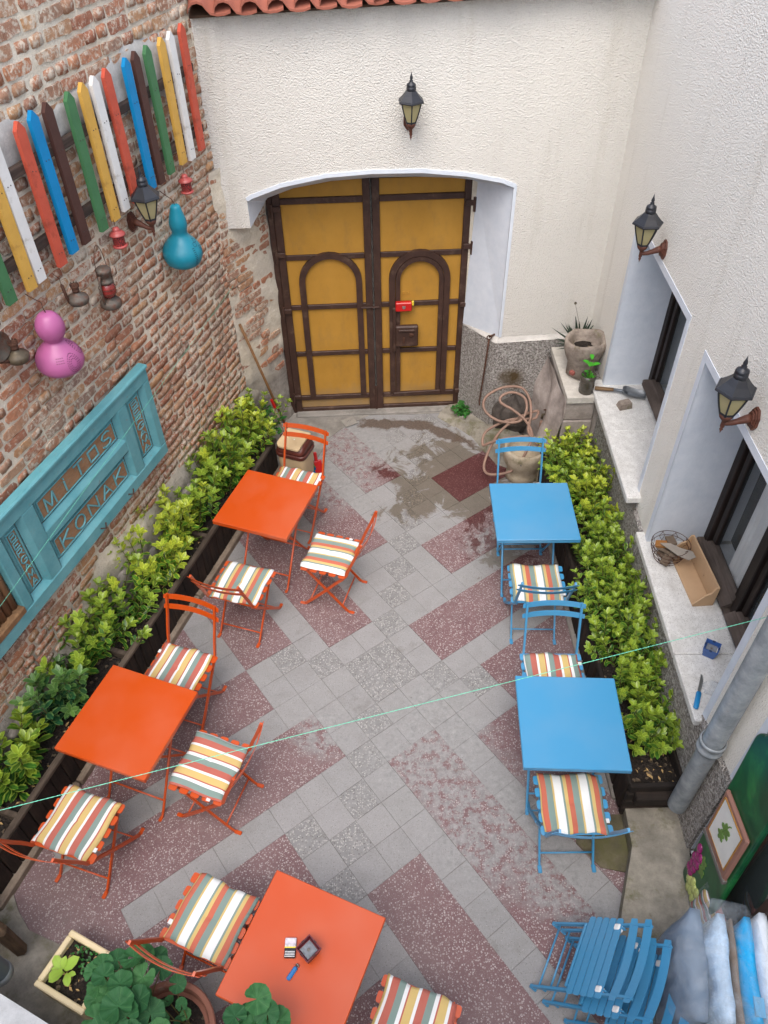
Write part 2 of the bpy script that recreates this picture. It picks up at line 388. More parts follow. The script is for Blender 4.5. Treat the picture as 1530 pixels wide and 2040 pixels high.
# ================================================================== BRICK WALL (left)
LWo, LWa = Vector((-1.06,6.34,0)), radians(71)
def LW(x,y,z): return LWo+Vector((cos(LWa),sin(LWa),0))*x+Vector((-sin(LWa),cos(LWa),0))*y+Vector((0,0,z))
g=G('lime mortar'); p=g.obj()
n=g.noise(14,p,7,.7); n2=g.noise(90,p,5,.7); big=g.noise(1.6,p,5,.6); zz=g.sep(p)[2]; xx=g.sep(p)[0]
col=g.ramp(n,[(.3,lin(206,194,172)),(.7,lin(230,220,202))]); col=g.mix(g.mr(big,.45,.7,0,.5),col,lin(190,184,176))
low=g.math('MULTIPLY',g.mr(g.math('ADD',zz,g.math('MULTIPLY',g.math('SUBTRACT',g.noise(2.2,p,5,.65),.5),.9)),.55,.85,1,0),1.0)
col=g.mix(low,col,g.ramp(g.noise(11,p,7,.75),[(.3,lin(118,112,106)),(.7,lin(176,168,158))]))
g.P(Base_Color=col,Roughness=.92,Normal=g.bump(g.math('ADD',g.math('MULTIPLY',n,2),n2),.8,.012)); g.b.inputs['Specular IOR Level'].default_value=.2
M_mortar=g.m
def brick_mat(name):
    g=G(name); p=g.pos(); r=g.math('FRACT',g.math('ADD',g.rnd(),g.island()))
    base=g.ramp(r,[(0,lin(158,106,84)),(.18,lin(174,122,96)),(.36,lin(186,130,98)),(.5,lin(160,120,100)),(.62,lin(184,144,114)),(.74,lin(148,120,106)),(.86,lin(190,146,106)),(1,lin(168,128,108))])
    n=g.noise(22,p,6,.7); col=g.mix(g.mr(n,.35,.7,0,.55),base,g.mix(1.0,base,lin(186,178,172),'MULTIPLY'))
    col=g.mix(g.mr(g.noise(70,p,5,.7),.55,.75,0,.5),col,lin(186,140,112))
    sm=g.noise(30,p,6,.75,.5); area=g.noise(2.0,p,4,.6)
    col=g.mix(g.mr(g.math('ADD',sm,g.math('MULTIPLY',area,.35)),.66,.76,0,.85),col,lin(204,192,174))
    col=g.mix(g.mr(g.noise(9,p,5,.7),.6,.72,0,.5),col,lin(126,112,104))
    g.P(Base_Color=col,Roughness=.9,Normal=g.bump(g.math('ADD',n,g.noise(80,p,4,.7)),.7,.008)); g.b.inputs['Specular IOR Level'].default_value=.2
    return g.m
M_brick=brick_mat('weathered brick')
bw=thing('brick_wall','old brick courtyard wall with pale smeared mortar','wall',LWo,(0,0,LWa))
mw_=MB(); NX,NZ=130,120; X0,X1,Z0,Z1=-5.6,.06,0,4.5
rg=random.Random(3)
def wob(x,z): return .006*sin(3.1*x+1.3*z)+.005*sin(7.3*x-5.1*z+1)+.004*sin(17*x+11*z)
def lowb(x,z): # the rubble base stands a little proud
    e=.72+.12*sin(2.3*x+1)+.07*sin(6.1*x); t=max(0,min(1,(e-z)/.12)); return -.035*t*(1+.35*sin(9*x+2)*sin(8*z))
for i in range(NX+1):
    for j in range(NZ+1):
        x=X0+(X1-X0)*i/NX; z=Z0+(Z1-Z0)*j/NZ; mw_.v.append((x,wob(x,z)+lowb(x,z),z))
for i in range(NX):
    for j in range(NZ):
        a=i*(NZ+1)+j; mw_.f.append((a,a+NZ+1,a+NZ+2,a+1)); mw_.m.append(0)
mw_.build('mortar_bed',M_mortar,bw,True)
MB().box(X0,X1,.03,.35,0,4.52).build('wall_core',M_mortar,bw)
def brick_mesh(L,seed):
    r=random.Random(seed); m=MB(); H=.054; nx=5 if L>.15 else 3
    V=[];F=[]
    # front sheet: nx+1 by 3 grid pulled in at the rim, with four skirts
    for i in range(nx+1):
        for j in range(3):
            x=-L/2+L*i/nx; z=-H/2+H*j/2; edge=(i in(0,nx))+(j in(0,2))
            x+=r.uniform(-.006,.006)*(1 if i in(0,nx) else .5); z+=r.uniform(-.004,.004)
            if edge==2: x*=1-.008/L; z*=.90
            V.append((x,-.0085+edge*.0012+r.uniform(-.0022,.0015),z))
    for i in range(nx):
        for j in range(2): a=i*3+j; F.append((a,a+3,a+4,a+1))
    rim=[i*3 for i in range(nx+1)]+[nx*3+1,nx*3+2]+[i*3+2 for i in range(nx-1,-1,-1)]+[1]
    o=len(V); V+=[(V[k][0]*1.02,.03,V[k][2]*1.04) for k in rim]; n=len(rim)
    for k in range(n): F.append((rim[k],o+k,o+(k+1)%n,rim[(k+1)%n]))
    m.add(V,F); me=m.mesh('brick'); me.materials.append(M_brick); return me,m
BL=[brick_mesh(.212,i) for i in range(9)]; BS=[brick_mesh(.104,50+i) for i in range(9)]
cand=[]; PIT=.0715; z=.10; row=0
camp=Vector((0,0,CAM_H))
while z<4.44:
    x=X1-.02-rg.uniform(0,.12); kind=row%2
    while x>-5.4:
        long=(rg.random()<.62) if not kind else (rg.random()<.5)
        L=(.200 if long else .098)*rg.uniform(.86,1.08)*(1+.10*max(0,min(1,(z-2.6)/1.0))); cx=x-L/2
        e=.60+.16*sin(2.3*cx+1)+.09*sin(6.1*cx); keep=z>e or rg.random()<.10
        if z>e+.9*0 and cx>-.45 and z<1.2: keep=keep and rg.random()<.55
        if keep: cand.append((cx,z+rg.uniform(-.004,.004)+.004*sin(cx*2.1),L,long,rg.randrange(9),rg.uniform(-.02,.02),rg.uniform(.88,1.06)*(1+.17*max(0,min(1,(z-2.6)/1.0)))))
        x-=L+rg.uniform(.011,.021)
    z+=(.0705+.012*max(0,min(1,(z-2.6)/1.0)))*rg.uniform(.97,1.03); row+=1
def seen(c):
    P=LW(c[0],0,c[1])-camp; zc=P.dot(fw); 
    if zc<.2: return 0
    sx=P.dot(rv)/zc*1540; sy=P.dot(uv_)/zc*1540
    if abs(sx)>800 or abs(sy)>1060: return 0
    return c[2]/zc**2
cand.sort(key=seen,reverse=True); rest=MB()
for i,(cx,cz,L,long,k,ro,sz) in enumerate(cand):
    me,m=(BL if long else BS)[k]; sx=L/(.212 if long else .104)
    if i<225: link('brick',me,bw,(cx,wob(cx,cz)*.6,cz),(0,ro,0),(sx,1,sz))
    else: rest.add(m.v,m.f,TR(cx,wob(cx,cz)*.6,cz)@Matrix.Rotation(ro,4,'Y')@Matrix.Diagonal((sx,1,sz,1)))
tag(rest.build('brick_courses',M_brick,bw,True),kind='stuff')
# the wall turns in to meet the gate post
RA=Vector((-1.245,5.80,0)); RB=Vector((-.915,6.345,0)); RL_=(RB-RA).length; Ra=math.atan2(RB.y-RA.y,RB.x-RA.x)-LWa; RO=Matrix.Rotation(-LWa,4,'Z')@(RA-LWo)
m=MB()
for i in range(13):
    for j in range(41):
        x=RL_*i/12; z_=2.62*j/40; m.v.append((x,.012*sin(9*x+4*z_)+.008*sin(23*z_+7*x)-.02*max(0,1-z_/.9)*abs(sin(6*z_+8*x)),z_))
for i in range(12):
    for j in range(40): a=i*41+j; m.f.append((a,a+41,a+42,a+1)); m.m.append(0)
m.build('return_bed',M_mortar,bw,True,RO,(0,0,Ra))
z=.62
while z<2.56:
    x=rg.uniform(.0,.06)
    while x<RL_-.08:
        long=rg.random()<.45; L=(.19 if long else .098)*rg.uniform(.85,1.05); L=min(L,RL_-.03-x)
        if rg.random()<min(.92,.25+.55*(z-.6)): 
            me,m=(BL if long else BS)[rg.randrange(9)]; sx=L/(.212 if long else .104)
            link('brick',me,bw,RO+Matrix.Rotation(Ra,3,'Z')@Vector((x+L/2,.002,z)),(0,rg.uniform(-.03,.03),Ra),(sx,1,rg.uniform(.85,1.02)))
        x+=L+rg.uniform(.012,.022)
    z+=.0715
# rubble stones in the base
M_rub=concrete('rubble stone',(118,112,106),(166,158,150),0,.7)
for i in range(34):
    x=-.25-i*.145+rg.uniform(-.05,.05); zz=rg.uniform(.10,.56); a,b=rg.uniform(.07,.16),rg.uniform(.05,.10); m=MB()
    prof=[(.001,-.016),(.6,-.013),(.92,-.003),(1,.02)]; N=9; ph=[rg.uniform(.75,1.15) for _ in range(N)]
    V=[];F=[]
    for (r,y) in prof[::-1]:
        for k in range(N): V.append((a*r*ph[k]*cos(2*pi*k/N),y+rg.uniform(-.004,.004),b*r*ph[k]*sin(2*pi*k/N)))
    for q_ in range(3):
        for k in range(N): l=(k+1)%N; F.append((q_*N+k,(q_+1)*N+k,(q_+1)*N+l,q_*N+l))
    m.add(V,F).build('stone',M_rub,bw,True,(x,lowb(x,zz)-.012,zz))

# ================================================================== ROUGHCAST WALLS
def roughcast(name,rgb,stain=True,scale=1.0):
    g=G(name); p=g.obj(); n=g.noise(88*scale,p,2,.6,.15); v=g.voro(120*scale,p,'SMOOTH_F1'); big=g.noise(1.3,p,5,.6)
    c=lin(*rgb); col=g.mix(g.mr(big,.4,.7,0,.5),c,tuple(x*.9 for x in c[:3])+(1,))
    col=g.mix(g.mr(n,.3,.5,.35,0),col,tuple(x*.72 for x in c[:3])+(1,))
    if stain:
        s=g.noise(1.0,g.mapv(p,(5,5,.5)),6,.65); col=g.mix(g.mr(s,.56,.74,0,.36),col,lin(178,170,154))
    h=g.math('ADD',n,g.math('MULTIPLY',v.outputs['Distance'],.6))
    g.P(Base_Color=col,Roughness=.9,Normal=g.bump(h,.85,.013)); g.b.inputs['Specular IOR Level'].default_value=.2
    return g.m
M_cream=roughcast('cream roughcast',(214,210,202)); M_white=roughcast('white roughcast',(233,229,220),True,1.05)
g=G('smooth blue white paint'); p=g.obj(); n=g.noise(10,p,6,.65)
g.P(Base_Color=g.ramp(n,[(.3,lin(196,203,212)),(.7,lin(210,215,222))]),Roughness=.7,Normal=g.bump(g.noise(16,p,5,.6),.35,.01)); M_reveal=g.m
g=G('dashed grey dado'); p=g.obj(); v=g.voro(95,p); n=g.noise(62,p,4,.7)
col=g.mix(g.mr(n,.42,.6),g.ramp(g.sep(v.outputs['Color'])[0],[(0,lin(164,159,154)),(.5,lin(192,187,181)),(1,lin(212,208,202))]),lin(122,116,110))
col=g.mix(g.mr(g.noise(1.8,p,5,.6),.45,.75,0,.5),col,lin(150,144,138))
col=g.mix(g.blob(p,(1.22,-.06,.62),.10,.5,.9,7),col,lin(92,76,52))
g.P(Base_Color=col,Roughness=.95,Normal=g.bump(g.math('ADD',n,g.math('MULTIPLY',v.outputs['Distance'],.8)),1.0,.02)); g.b.inputs['Specular IOR Level'].default_value=.2
M_dash=g.m
BWo,BWa=Vector((0,5.956,0)),radians(2.5)
def BW(x,y,z): return BWo+Vector((cos(BWa),sin(BWa),0))*x+Vector((-sin(BWa),cos(BWa),0))*y+Vector((0,0,z))
gw=thing('gate_wall','cream roughcast wall with the wide arched gateway','wall',BWo,(0,0,BWa))
ARCH=[(-1.0,2.36),(-.967,2.381),(-.728,2.459),(-.38,2.518),(-.038,2.534),(.343,2.527),(.689,2.487),(.965,2.428),(1.072,2.384)]
TOP=3.62; D=.42
topz=lambda x: TOP+.028*(x+1.13)
m=MB()
# front face: above the arch, right pier, small left return
pts=ARCH
for (xa,za),(xb,zb) in zip(pts[:-1],pts[1:]): m.add([(xa,0,za),(xb,0,zb),(xb,0,topz(xb)),(xa,0,topz(xa))],[(0,1,2,3)])
m.add([(1.072,0,1.04),(1.95,0,1.06),(1.95,0,topz(1.95)),(1.072,0,topz(1.072))],[(0,1,2,3)])
m.add([(-1.25,0,2.147),(-1.0,0,2.147),(-1.0,0,topz(-1.0)),(-1.25,0,topz(-1.25))],[(0,1,2,3)])
m.add([(-1.25,0,2.147),(-1.0,0,2.147),(-1.0,.16,2.147),(-1.25,.16,2.147)],[(3,2,1,0)])
m.add([(-1.25,.5,topz(-1.25)),(1.95,.5,topz(1.95)),(1.95,0,topz(1.95)),(-1.25,0,topz(-1.25))],[(3,2,1,0)])
m.build('roughcast_face',M_cream,gw)
# soffit, reveal
m=MB()
inn=[(-.90,2.20),(-.875,2.23),(-.66,2.30),(-.36,2.345),(-.03,2.36),(.33,2.355),(.62,2.335),(.80,2.31),(.84,2.29)]
for (a,b),(c,d) in zip(zip(pts[:-1],pts[1:]),zip(inn[:-1],inn[1:])):
    m.add([(a[0],0,a[1]),(b[0],0,b[1]),(d[0],.36,d[1]),(c[0],.36,c[1])],[(3,2,1,0)])
m.add([(1.072,0,1.04),(1.072,0,2.384),(.84,.36,2.29),(.79,.36,.99)],[(0,1,2,3)])
m.add([(-1.0,0,2.147),(-.93,.36,2.147),(-.90,.36,2.20),(-1.0,0,2.36)],[(0,1,2,3)])
m.build('reveal',M_reveal,gw)
MB().strip([(x,-.004,z+.012) for x,z in pts],(0,.006,0),.03).build('arch_edge',M_reveal,gw)
MB().box(1.06,1.085,-.006,.02,1.05,2.40).build('corner_bead',M_reveal,gw)
m=MB(); m.add([(1.03,-.03,-.05),(1.95,-.05,-.05),(1.95,-.035,1.03),(1.03,-.02,1.0)],[(0,1,2,3)])
m.add([(1.03,-.03,-.05),(1.03,-.02,1.0),(.79,.36,.98),(.79,.36,-.05)],[(3,2,1,0)]); m.build('dado',M_dash,gw)
m=MB(); m.add([(1.03,-.02,1.0),(1.95,-.035,1.03),(1.95,.0,1.065),(1.07,.0,1.045)],[(0,1,2,3)]); m.add([(1.03,-.02,1.0),(1.07,0,1.045),(.80,.36,1.0),(.79,.36,.975)],[(0,1,2,3)]); m.build('dado_cap',concrete('cap cement',(176,172,166),(204,200,194)),gw)
MB().box(-1.25,1.95,.525,.8,0,TOP-.05).build('wall_core',M_cream,gw)
m=MB().box(-1.5,-.93,.40,.52,0,2.6).box(.80,1.95,.365,.52,0,2.6).build('wall_core',M_mortar,gw)
# broken lump at the left springing: roughcast haunch beside the brick wall
# roof
M_tile=paint('terracotta roof tile',(146,88,72),.8,.2,.16,5,.5,60,dirt=((120,92,80),7,.58,.75))
rf=thing('tiled_roof','terracotta barrel tile eave along the top of the gate wall','roof',BWo+Vector((0,0,TOP+.03)),(0,radians(-1.6),BWa))
def rtile():
    m=MB(); n=9; V=[];F=[]; W=.205; L=.42
    prof=[]
    for k in range(n+1):
        t=k/n
        if t<.62: a=pi*(1-t/.62); prof.append((.062*cos(a)-.035,.060*sin(a)))
        else: s=(t-.62)/.38; prof.append((.027+s*.15-.0,-.016*sin(pi*s)-.004*s))
    for y,zz in ((0,0),(L,.16)):
        for (x,h) in prof: V.append((x,y,h+zz))
        for (x,h) in prof: V.append((x*1.0,y,h+zz-.014))
    K=n+1
    for k in range(n):
        F.append((k,k+1,2*K+k+1,2*K+k)); F.append((K+k,3*K+k,3*K+k+1,K+k+1)); F.append((k,K+k,K+k+1,k+1)); F.append((2*K+k,2*K+k+1,3*K+k+1,3*K+k))
    F.append((0,2*K,3*K,K)); F.append((K-1,2*K-1,4*K-1,3*K-1))
    me=m.add(V,F).mesh('roof_tile'); me.materials.append(M_tile); return me
rt=rtile(); rt.polygons.foreach_set('use_smooth',[True]*len(rt.polygons)); rt.set_sharp_from_angle(angle=radians(50))
for r_ in range(5):
    for k in range(19):
        link('roof_tile',rt,rf,(-1.10+k*.171+rg.uniform(-.006,.006),-.13+r_*.33+rg.uniform(-.012,.012),.015+.125*r_+rg.uniform(-.004,.004)),(rg.uniform(-.02,.02),rg.uniform(-.03,.03),rg.uniform(-.02,.02)))
MB().box(-1.2,2.1,-.06,1.7,-.012,.004,Matrix.Rotation(radians(20),4,'X')).build('roof_deck',wood('eave board',(70,52,40),(104,80,62)),rf)

# ================================================================== GATE
g=G('mustard painted sheet'); p=g.obj(); z_=g.sep(p)[2]; n=g.noise(3,p,5,.6); d=g.noise(7,g.mapv(p,(1,1,.45)),7,.72)
col=g.ramp(n,[(.3,lin(164,120,46)),(.7,lin(180,134,56))]); col=g.mix(g.mr(d,.50,.78,0,.55),col,lin(128,100,62))
col=g.mix(g.math('MULTIPLY',g.mr(g.math('ADD',z_,g.math('MULTIPLY',g.noise(9,p,5,.7),.35)),.20,.52,1,0),.75),col,lin(140,124,100)); sp=g.noise(70,p,3,.6); col=g.mix(g.mr(sp,.70,.74),col,lin(96,62,36))
g.P(Base_Color=col,Roughness=.6,Normal=g.bump(g.math('ADD',g.noise(6,p,3),g.math('MULTIPLY',d,.4)),.25,.012)); g.b.inputs['Specular IOR Level'].default_value=.3; M_yel=g.m
M_brn=paint('dark brown painted iron',(62,42,34),.55,.4,.25,10,.35,70,dirt=((104,84,70),9,.55,.8))
M_rust=paint('rusty iron',(74,48,36),.8,.3,.35,30,.5,120)
gt=thing('double_gate','mustard yellow double gate with dark brown iron bars','gate',(-.865,6.34,0),(0,0,radians(2.01)))
def leaf(x0,x1,arch,wick):
    s=1 if wick else -1
    MB().box(x0,x1,.0,.02,.012,2.33).build('panel',M_yel,gt)
    def bar(name,*a,b=.004): MB().box(*a,b=b).build(name,M_brn,gt)
    y0=-.028
    bar('stile',x0,x0+.062,y0,.03,.0,2.36); bar('stile',x1-.062,x1,y0,.03,.0,2.36)
    for z,h in ((.012,.055),(.165,.05),(2.15,.05)): bar('rail',x0+.062,x1-.062,y0+.003,.026,z,z+h)
    ax0,ax1=arch; zc=1.44
    for z in (.68,1.175):
        h=.045
        for xa,xb in ((x0+.062,ax0),(ax0+.055,ax1-.055),(ax1,x1-.062)): bar('rail',xa,xb,y0+.006,.024,z,z+h)
    bar('rail',x0+.062,x1-.062,y0+.010,.024,1.655,1.702)
    cx=(ax0+ax1)/2; r=(ax1-ax0)/2-.0275
    path=[(cx-r,-.012,.215)]+[(cx-r,-.012,zc*t+.215*(1-t)) for t in (.5,1)]
    path+=[(cx-r*cos(pi*k/16),-.012,zc+r*sin(pi*k/16)) for k in range(1,16)]+[(cx+r,-.012,zc),(cx+r,-.012,.8),(cx+r,-.012,.215)]
    mm=MB(); P=[Vector(p) for p in path]; V=[];F=[]
    for i,pp in enumerate(P):
        T=(P[min(i+1,len(P)-1)]-P[max(i-1,0)]).normalized(); N=Vector((T.z,0,-T.x))*.0275
        V+=[pp-N+Vector((0,-.02,0)),pp+N+Vector((0,-.02,0)),pp+N+Vector((0,.036,0)),pp-N+Vector((0,.036,0))]
    for i in range(len(P)-1):
        for k in range(4): l=(k+1)%4; F.append((i*4+k,(i+1)*4+k,(i+1)*4+l,i*4+l))
    mm.add(V,F).build('arch_bar',M_brn,gt)
    if wick:
        r2=r-.052; path=[(cx-r2,-.026,.20)]+[(cx-r2*cos(pi*k/16),-.026,zc+r2*sin(pi*k/16)) for k in range(0,17)]+[(cx+r2,-.026,.20)]
        mm=MB(); P=[Vector(p) for p in path]; V=[];F=[]
        for i,pp in enumerate(P):
            T=(P[min(i+1,len(P)-1)]-P[max(i-1,0)]).normalized(); N=Vector((T.z,0,-T.x))*.02
            V+=[pp-N+Vector((0,-.012,0)),pp+N+Vector((0,-.012,0)),pp+N+Vector((0,.02,0)),pp-N+Vector((0,.02,0))]
        for i in range(len(P)-1):
            for k in range(4): l=(k+1)%4; F.append((i*4+k,(i+1)*4+k,(i+1)*4+l,i*4+l))
        mm.add(V,F).build('wicket_frame',M_brn,gt)
        MB().box(cx-r+.01,cx+r-.02,-.05,-.028,.155,.20,Matrix.Rotation(radians(-1.6),4,'Y'),b=.004).build('wicket_sill',M_brn,gt)
leaf(.0,.806,(.155,.715),False); leaf(.822,1.653,(.955,1.505),True)
for x in (-.052,1.656): MB().box(x,x+.05,-.012,.06,0,2.36,b=.004).build('jamb_post',M_brn,gt)
for x in (-.01,1.60):
    for z in (.20,1.16,1.72 if x>0 else 1.70,2.1):
        h=MB(); h.box(x,x+.075,-.055,-.028,z,z+.045,b=.004); h.tube([(x+(.0 if x<0 else .075),-.05,z-.05),(x+(.0 if x<0 else .075),-.05,z+.07)],.013,8); h.build('hinge',M_brn,gt)
lk=MB().box(.02,.235,-.05,0,0,.22,b=.012).build('rim_lock',M_brn,gt,False,(.985,-.028,.775)); MB().box(.0,.03,-.03,.0,-.06,.40,b=.005).build('keep_plate',M_brn,lk)
MB().lathe([(.022,0),(.022,.008),(.012,.014)],14,TR(.17,-.05,.13)@Matrix.Rotation(pi/2,4,'X')).build('key_plate',M_rust,lk)
MB().box(.09,.11,-.066,-.05,.05,.11,b=.004).build('bolt_knob',M_rust,lk); MB().box(.05,.20,-.062,-.05,.165,.19,b=.005).build('slide_bar',M_brn,lk)
M_redp=paint('red plastic',(186,22,20),.35,.5); M_yelp=paint('yellow plastic',(224,204,60),.4,.5); M_silv=paint('brushed steel',(176,176,172),.35,.5,metal=.9)
kb=MB().box(0,.148,-.05,0,0,.088,b=.008).build('red_lock_box',M_redp,gt,False,(1.01,-.028,1.15)); MB().prism([(-.016,.014),(-.013,-.01),(0,-.02),(.013,-.01),(.016,.014)],0,.003,TR(.075,-.05,.045)@Matrix.Rotation(pi/2,4,'X')).build('shield_badge',M_silv,kb)
MB().box(.148,.168,-.04,-.015,.05,.095,b=.006).build('yellow_tab',M_yelp,kb)
for x,z in ((1.09,1.30),(1.13,1.30)): MB().lathe([(.012,0),(.010,.012)],10,TR(x,-.001,z)@Matrix.Rotation(pi/2,4,'X')).build('knob',M_yel,gt)
MB().tube([(.70,-.045,1.19),(.86,-.045,1.19)],.009,8).build('slide_bolt',M_brn,gt)
MB().tube([(.814,-.03,.01),(.814,-.03,.30)],.012,8).build('drop_bolt',M_brn,gt)

# ================================================================== RIGHT WALL
RWo,RWa=Vector((1.80,2.1,0)),radians(88.8)
def RW(x,y,z): return RWo+Vector((cos(RWa),sin(RWa),0))*x+Vector((-sin(RWa),cos(RWa),0))*y+Vector((0,0,z))
rw=thing('window_wall','white roughcast wall with two deep windows and a side door','wall',RWo,(0,0,RWa))
def wallface(mb,xs,zs,holes,y=0.0):
    """quads of a vertical face at y, x and z cut lines, skipping cells inside holes (x0,x1,z0,z1)"""
    for a,b in zip(xs[:-1],xs[1:]):
        for c,d in zip(zs[:-1],zs[1:]):
            mx,mz=(a+b)/2,(c+d)/2
            if any(h[0]<mx<h[1] and h[2]<mz<h[3] for h in holes): continue
            mb.add([(a,y,c),(b,y,c),(b,y,d),(a,y,d)],[(3,2,1,0)])
W1=(1.97,3.235,.985,2.36); W2=(.205,1.56,.85,2.33); DR=(-1.75,-.265,.12,2.35)
holes=[W1,W2,DR]
m=MB(); xs=sorted({-4.5,4.2,*[h[i] for h in holes for i in (0,1)]}); zs=sorted({.80,4.35,*[h[i] for h in holes for i in (2,3)]})
zs=[z for z in zs if z>=.80]
wallface(m,xs,zs,holes); m.build('roughcast_face',M_white,rw)
MB().box(-4.5,4.2,-.9,-.6,0,4.35).build('wall_core',M_white,rw)
MB().box(-4.5,4.2,-.62,-.002,4.33,4.37).build('wall_top',M_white,rw)
# dashed dado below the windows, a little proud, with a mortar bead on top
m=MB()
def dz(x): return 1.0 if x<.2 else .86
def dado(xa,xb,za,zb):
    m.add([(xa,.03,-.1),(xb,.03,-.1),(xb,.022,zb),(xa,.022,za)],[(3,2,1,0)]); m.add([(xa,.022,za),(xb,.022,zb),(xb,-.01,zb+.03),(xa,-.01,za+.03)],[(3,2,1,0)])
dado(-.262,.20,.935,.84); dado(.20,1.62,.77,.77); dado(1.62,1.88,.82,.84); dado(1.88,3.30,.90,.90); dado(3.30,4.2,.95,.95); dado(-4.5,-1.75,.93,.93)
m.add([(-.262,.03,-.1),(-.262,.022,.935),(-.262,-.3,.935),(-.262,-.3,-.1)],[(0,1,2,3)]); m.build('dado',M_dash,rw)
M_glass=None
g=G('window glass'); g.P(Base_Color=(.80,.86,.88,1),Roughness=.03,Alpha=.16); g.b.inputs['Specular IOR Level'].default_value=.8; g.P(Base_Color=(.10,.12,.13,1)); M_glass=g.m
M_frame=wood('dark stained window timber',(36,27,24),(66,52,46),.55,1,'X',.3); M_framez=wood('dark stained upright timber',(26,19,17),(52,41,36),.55,1,'Z',.3)
M_weath=wood('weathered window board',(70,60,54),(118,106,98),.8,1,'X',.5)
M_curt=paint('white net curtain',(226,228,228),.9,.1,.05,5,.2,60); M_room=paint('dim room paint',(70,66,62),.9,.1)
g=G('white speckled sill terrazzo'); p=g.obj(); v=g.voro(120,p); n=g.noise(20,p,6,.7); big=g.noise(3,p,5,.6)
col=g.mix(g.mr(n,.35,.65),lin(214,213,209),lin(190,188,184)); col=g.mix(g.math('MULTIPLY',g.math('LESS_THAN',v.outputs['Distance'],.33),g.math('GREATER_THAN',g.sep(v.outputs['Color'])[0],.5)),col,lin(168,165,160))
col=g.mix(g.mr(big,.55,.75,0,.5),col,lin(168,163,154)); g.P(Base_Color=col,Roughness=.6); M_sill=g.m
def window(name,label,H,depth,sashes):
    x0,x1,z0,z1=H; n=thing(name,label,'window',RW(0,0,0),(0,0,RWa)); 
    return n
def reveal(H,d,nm):
    x0,x1,z0,z1=H; m=MB()
    m.add([(x1,0,z0),(x1,0,z1),(x1-.0,-d,z1),(x1-.0,-d,z0)],[(3,2,1,0)])
    m.add([(x0,0,z0),(x0,0,z1),(x0,-d,z1),(x0,-d,z0)],[(0,1,2,3)])
    m.add([(x0,0,z1),(x1,0,z1),(x1,-d,z1),(x0,-d,z1)],[(0,1,2,3)])
    m.add([(x0,0,z0-.03),(x1,0,z0-.03),(x1,-d,z0-.03),(x0,-d,z0-.03)],[(3,2,1,0)])
    m.build(nm,M_reveal,rw)
    t=.05; e=MB()
    e.box(x0-t,x0,-.004,.004,z0,z1+t).box(x1,x1+t,-.004,.004,z0,z1+t).box(x0,x1,-.004,.004,z1,z1+t); e.build('painted_edge',M_reveal,rw)
reveal(W1,.6,'reveal'); reveal(W2,.6,'reveal'); reveal(DR,.6,'reveal')
def sill(H,z,name,x0,x1,cuts,over):
    xs=[x0]+cuts+[x1]
    for a,b in zip(xs[:-1],xs[1:]):
        MB().box(a+.0015,b-.0015,-.335,over,z-.055,z,b=.006).build('sill_slab',M_sill,rw)
sill(W1,.985,'sill',1.86,3.32,[2.62],.10); sill(W2,.852,'sill',.16,1.66,[.62],.055)
def win(name,label,H,sashes,y):
    x0,x1,z0,z1=H; t=thing(name,label,'window',RWo,(0,0,RWa)); z0+=.003
    MB().box(x0+.004,x1-.004,y-.03,y+.055,z0,z0+.055,b=.006).build('bottom_rail',M_weath,t)
    MB().box(x0+.004,x1-.004,y-.05,y+.012,z1-.085,z1-.004,b=.006).build('head_rail',M_frame,t)
    for a,b in ((x0+.004,x0+.075),(x1-.075,x1-.004)): MB().box(a,b,y-.05,y+.012,z0+.055,z1-.085,b=.006).build('stile',M_framez,t)
    n=sashes; w_=(x1-x0-.15)/n
    for i in range(n):
        a=x0+.075+i*w_; b=a+w_
        if i: MB().box(a-.035,a+.035,y-.045,y+.03,z0+.055,z1-.085,b=.006).build('mullion',M_framez,t)
        s=MB().box(a+.04,b-.04,y-.035,y+.035,z0+.058,z0+.135,b=.008).build('sash_rail',M_weath,t)
        dr=MB(); dr.add([(a+.03,y+.035,z0+.125),(b-.03,y+.035,z0+.125),(b-.03,y+.095,z0+.085),(a+.03,y+.095,z0+.085),(a+.03,y+.035,z0+.085),(b-.03,y+.035,z0+.085)],[(0,3,2,1),(3,4,5,2),(0,4,3),(1,2,5)]); dr.build('drip_board',M_weath,s)
        MB().box(a+.04,b-.04,y-.035,y+.0,z1-.17,z1-.088,b=.006).build('sash_rail',M_frame,t)
        for c,d in ((a+.037,a+.092),(b-.092,b-.037)): MB().box(c,d,y-.035,y+.004,z0+.135,z1-.17,b=.006).build('sash_stile',M_framez,t)
        MB().box(a+.09,b-.09,y-.022,y-.016,z0+.13,z1-.165).build('pane',M_glass,t)
        cu=MB(); K=40
        for k in range(K+1):
            xx=a+.05+(w_-.1)*.60*k/K; yy=y-.05-.010*sin(k*.45+i)-.004*sin(k*1.7+i)
            cu.v+= [(xx,yy,z0+.06),(xx,yy-.01,z1-.1)]
        for k in range(K): cu.f.append((2*k,2*k+1,2*k+3,2*k+2)); cu.m.append(0)
        cu.build('curtain',M_curt,t,True)
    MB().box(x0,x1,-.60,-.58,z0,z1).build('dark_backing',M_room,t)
win('window','deep set dark timber window above the shovel, beside the stone mortar',W1,1,-.37)
win('window','deep set dark timber window with two sashes above the wooden tray',W2,2,-.385)
